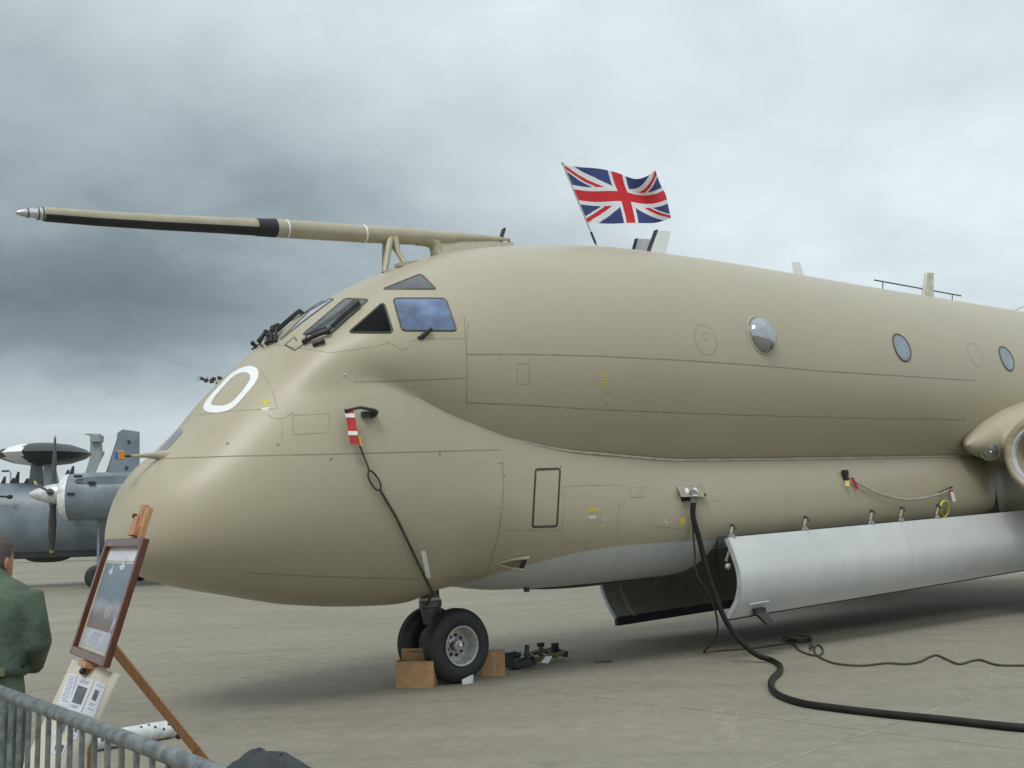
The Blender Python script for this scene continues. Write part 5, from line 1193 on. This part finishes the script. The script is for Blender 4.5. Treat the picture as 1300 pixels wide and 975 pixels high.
# wing
mb = MB(); rings = []
for y, le, ch, zz, tk in ((-4.3, -.9, 2.6, zp + .4, .3), (-3.35, -.9, 2.8, zp + .35, .38), (3.35, -.9, 2.8, zp + .35, .38), (4.0, -.9, 2.6, zp + .4, .3)):
    rings.append([(le - ch * (.5 - .5 * math.cos(2 * math.pi * k / 16)), y, zz + tk * .5 * math.sin(2 * math.pi * k / 16)) for k in range(16)])
mb.loft(rings); obj('wing', mb, HAWK, hk, 50, space='l')
def engine(y):
    def hz(u, v): return hx(u, v, 3.35)
    r_ = abs(hz(110, 600)[2] - hz(110, 661)[2]) / 2; x0 = hz(79, 630)[0]; cz = (hz(110, 600)[2] + hz(110, 661)[2]) / 2
    n = 28
    def rg(x, s_, dz=0, sq=1.): return [(x, y + r_ * s_ * .86 * math.cos(a), cz + dz + r_ * s_ * sq * math.sin(a)) for a in np.linspace(0, 2 * math.pi, n + 1)[:-1]]
    mb = MB(); mb.loft([rg(x0 - .02, .80), rg(x0 - .25, .97), rg(x0 - 1.2, 1), rg(x0 - 3.6, 1.0), rg(x0 - 5.2, .75, .1), rg(x0 - 6.2, .35, .25)]); nc = obj('nacelle', mb, HAWK, hk, 50, space='l')
    mb = MB(); mb.loft([rg(x0 - .02, .62), rg(x0 + .02, .78), rg(x0 - .10, .93), rg(x0 - .28, .985)], cap=False); obj('intake_lip', mb, CHROME if 0 else mat('lip_silver', (.78, .79, .79), .35, .15), nc, 50, space='l')
    mb = MB(); mb.loft([rg(x0 - .02, .63, -.0), rg(x0 - .03, .05, 0)], cap=False); obj('intake_mouth', mb, BLACK, nc, 50, space='l')
    mb = MB(); 
    for dx in (1.4,): mb.loft([rg(x0 - dx - 1.1, 1.004), rg(x0 - dx - 1.15, 1.004)], cap=False)
    obj('cowl_seam', mb, HAWKD, nc, 0, space='l')
    for u, v in ((97, 628), (123, 614), (106, 606)):
        p = hz(u, v); mb = MB(); mb.box((p[0], y + r_ * .8, p[2]), (.12, 0, 0), (0, .08, 0), (0, 0, .04)); obj('cowl_vent', mb, BLACK, nc, 0, space='l')
    # spinner and four blades
    mb = MB(); xs_ = x0 + .02; mb.lathe([(0, .36), (.25, .36), (.5, .31), (.85, .19), (1.05, .08), (1.10, .005)], (xs_, y, zp), (1, 0, 0), 24); sp = obj('spinner', mb, mat('spinner_silver', (.66, .67, .67), .28, .3), hk, 60, space='l')
    xb = xs_ + .28
    for a in (math.radians(90), math.radians(270), math.radians(8), math.radians(188)):
        dv = arr((0, math.cos(a), math.sin(a))); tv = arr((0, -math.sin(a), math.cos(a))); rings = []
        for r2, w_, tw in ((.22, .08, .3), (.5, .11, .55), (1.0, .15, .75), (1.5, .15, .95), (1.95, .12, 1.1), (2.05, .08, 1.15)):
            c = arr((xb, y, zp)) + dv * r2; u_ = arr((1, 0, 0)) * math.cos(tw) + tv * math.sin(tw); n_ = arr((1, 0, 0)) * -math.sin(tw) + tv * math.cos(tw)
            rings.append([c + u_ * w_ * math.cos(q) + n_ * .03 * math.sin(q) for q in np.linspace(0, 2 * math.pi, 13)[:-1]])
        mb = MB(); mb.loft(rings[:5]); bl = obj('propeller_blade', mb, mat('blade_dark', (.06, .065, .06), .45), hk, 50, space='l')
        mb = MB(); mb.loft(rings[4:]); obj('blade_tip', mb, mat('tip_yellow', (.45, .36, .10), .5), bl, 50, space='l')
        mb = MB(); mb.tube([arr((xb, y, zp)) + dv * .1, arr((xb, y, zp)) + dv * .42], [.15, .12], 12); obj('blade_cuff', mb, mat('cuff_grey', (.09, .09, .085), .5), bl, 50, space='l')
    # main leg and wheel
    wp = hx(124, 735, 3.35); R_ = .42
    mb = MB(); mb.tube([(wp[0], y, cz - .6), (wp[0], y, .4)], .05, 10); g = obj('gear_leg', mb, HAWK, hk, 50, space='l')
    mb = MB(); mb.lathe([(-.14, .2), (-.16, .32), (-.1, R_), (.1, R_), (.16, .32), (.14, .2), (.1, .001)], (wp[0], y, R_), (0, 1, 0), 28); obj('wheel', mb, TYRE, g, 50, space='l')
engine(3.35); engine(-3.35)
# saucer
dc = hx(56, 577, 0); rD = abs(hx(115, 577, 0)[0] - dc[0]); 
mb = MB(); hD = .42
prof = [(-hD, .01), (-hD * .97, rD * .3), (-hD * .8, rD * .6), (-hD * .4, rD * .88), (0, rD), (hD * .4, rD * .88), (hD * .8, rD * .6), (hD * .97, rD * .3), (hD, .01)]
mb.lathe(prof, (dc[0], 0, dc[2]), (0, 0, 1), 72); o = obj('radar_disc', mb, [HAWKD, WHITE], hk, 50, space='l')
xl, xr = hx(19, 577, 0)[0], hx(46, 577, 0)[0]
for p in o.data.polygons:
    if min(xl, xr) < p.center.x < max(xl, xr): p.material_index = 1
for (ub, ut, y) in ((46, 49, -.5), (66, 60, .5)):
    mb = MB(); t1 = hx(ut, 588, y); b1_ = hx(ub, 614, y); 
    mb.loft([[(b1_[0] + dx, y + dy, b1_[2] - .15) for dx, dy in ((-.3, 0), (0, .06), (.3, 0), (0, -.06))], [(t1[0] + dx, y * .6 + dy, t1[2] + .1) for dx, dy in ((-.2, 0), (0, .05), (.2, 0), (0, -.05))]]); obj('disc_pylon', mb, HAWKL, hk, 0, space='l')
# fins
for y, main in ((3.0, True),):
    pts = [hx(u, v, 3.0) for u, v in ((130, 603), (150, 549), (156, 545), (177, 548), (177, 612))]
    if not main: pts = [p * (1, 0, 1) + (0, y, 0) for p in pts]
    mb = MB(); mb.prism([arr((p[0], y - .06, p[2])) for p in pts], (0, .12, 0)); fn = obj('tail_fin', mb, HAWK, hk, 0, space='l', bevel=.02)
    if main:
        pp = [hx(u, v, 3.0) for u, v in ((121, 603), (143, 555), (150, 555), (134, 603))]; mb = MB(); mb.prism([arr((p[0], y - .09, p[2])) for p in pp], (0, .18, 0)); obj('leading_edge', mb, WHITE, fn, 0, space='l')
        for u, v in ((164, 561), (161, 594)):
            p = hx(u, v, 3.0); mb = MB(); mb.box((p[0], y + .07, p[2]), (.05, 0, 0), (0, .02, 0), (0, 0, .05)); obj('fin_fitting', mb, DARK, fn, 0, space='l')
pz = hx(150, 612, 3)[2]
mb = MB(); mb.box((hx(155, 610, 0)[0], 0, pz - .1), (.9, 0, 0), (0, 3.1, 0), (0, 0, .09)); obj('tailplane', mb, HAWK, hk, 0, space='l', bevel=.03)
for u, v, h in ((3, 612, .3), (14, 612, .25), (20, 611, .45), (32, 611, .2), (56, 610, .35), (87, 605, .3), (93, 604, .4)):
    p = hx(u, v + 3, .1 if u < 70 else 3.0); yy = .1 if u < 70 else 3.35; mb = MB(); mb.prism([(p[0] - .12, yy - .02, p[2] - .1), (p[0] + .12, yy - .02, p[2] - .1), (p[0] + .0 - .05, yy - .02, p[2] + h), (p[0] - .12, yy - .02, p[2] + h)], (0, .04, 0)); obj('aerial', mb, DARK, hk, 0, space='l')
mb = MB(); a, b = hx(-8, 630, 1.2), hx(14, 631, 1.2); mb.tube([(a[0], 1.35, a[2]), (b[0], 1.35, b[2])], .035, 8); mb.ball((b[0], 1.35, b[2]), (.12, .08, .08), 10, 8); obj('side_probe', mb, BLACK, hk, 50, space='l')
# ================================================================ FAR BACKGROUND THINGS
P = [at(u, v, 95) for u, v in ((102, 618), (113, 584), (115, 553), (127, 553), (130, 618))]
ft = thing('distant_tail', 'pale grey tail of another parked aircraft, half hidden behind the grey propeller aircraft', 'aircraft tail', P[0] * (1, 1, 0) + arr((1.5, 0, 0)))
mb = MB(); mb.prism(P, (0, .5, 0)); obj('fin', mb, PALEG, ft, 0, bevel=.05)
mb = MB(); a, b = at(107, 551, 95), at(127, 553, 95); mb.tube([a, (a + b) / 2, b], [.03, .14, .2], 8); mb.box(at(123, 557, 95), (.45, 0, 0), (0, .5, 0), (0, 0, .3)); obj('fin_cap', mb, PALEG, ft, 40)
mb = MB(); c = (P[0] + P[-1]) / 2 * (1, 1, 0); mb.loft([[c + arr((x, .25 + s_ * 1.4 * math.cos(q), 2.9 + s_ * 1.4 * math.sin(q))) for q in np.linspace(0, 2 * math.pi, 25)[:-1]] for x, s_ in ((-9, .3), (-7.5, .85), (-5, 1), (0, 1), (4, .4))]); obj('fuselage', mb, PALEG, ft, 50)
mb = MB(); mb.tube([c + arr((-5, .25, 0)), c + arr((-5, .25, 2))], .2, 10); mb.tube([c + arr((1, .25, 0)), c + arr((1, .25, 2))], .2, 10); mb.prism([P[0] + (0, .2, -.0), P[-1] + (0, .2, 0), c + arr((2, .2, 3.2)), c + arr((-1.4, .2, 3.2))], (0, .3, 0)); obj('gear_leg', mb, PALEG, ft, 40)
lp = at(13, 690, 120); lp[2] = 0; top = at(13.5, 599, 120)
lt = thing('lamp_post', 'thin lamp post with a single arm far behind the radar disc', 'lamp post', lp)
mb = MB(); mb.tube([lp, top, top + (-.35, 0, .1)], .08, 8); obj('pole', mb, PALEG, lt); mb = MB(); mb.box(top + (-.6, 0, .1), (.4, 0, 0), (0, .15, 0), (0, 0, .1)); obj('lamp_head', mb, DARK, lt, 0)
lp = at(276, 690, 150); lp[2] = 0; top = at(275, 484, 150)
lt = thing('floodlight_mast', 'row of dark floodlights on a mast far behind the aircraft nose', 'floodlight', lp)
mb = MB(); mb.tube([lp, top], [.3, .15], 8); obj('mast', mb, PALEG, lt)
mb = MB(); mb.bar(at(252, 481.5, 150), at(292, 481, 150), .1, .12); obj('cross_arm', mb, DARK, lt, 0)
for i, (u, v) in enumerate(((252, 480), (257, 481), (262, 483), (264, 480), (269, 484), (272, 481), (276, 483), (279, 480), (283, 482))):
    mb = MB(); c = at(u, v, 149.6); mb.box(c, (.28, 0, .08 * (-1) ** i), (0, .2, 0), (-.03, 0, .26)); obj('floodlight', mb, DARK if i % 3 else SILV, lt, 0)
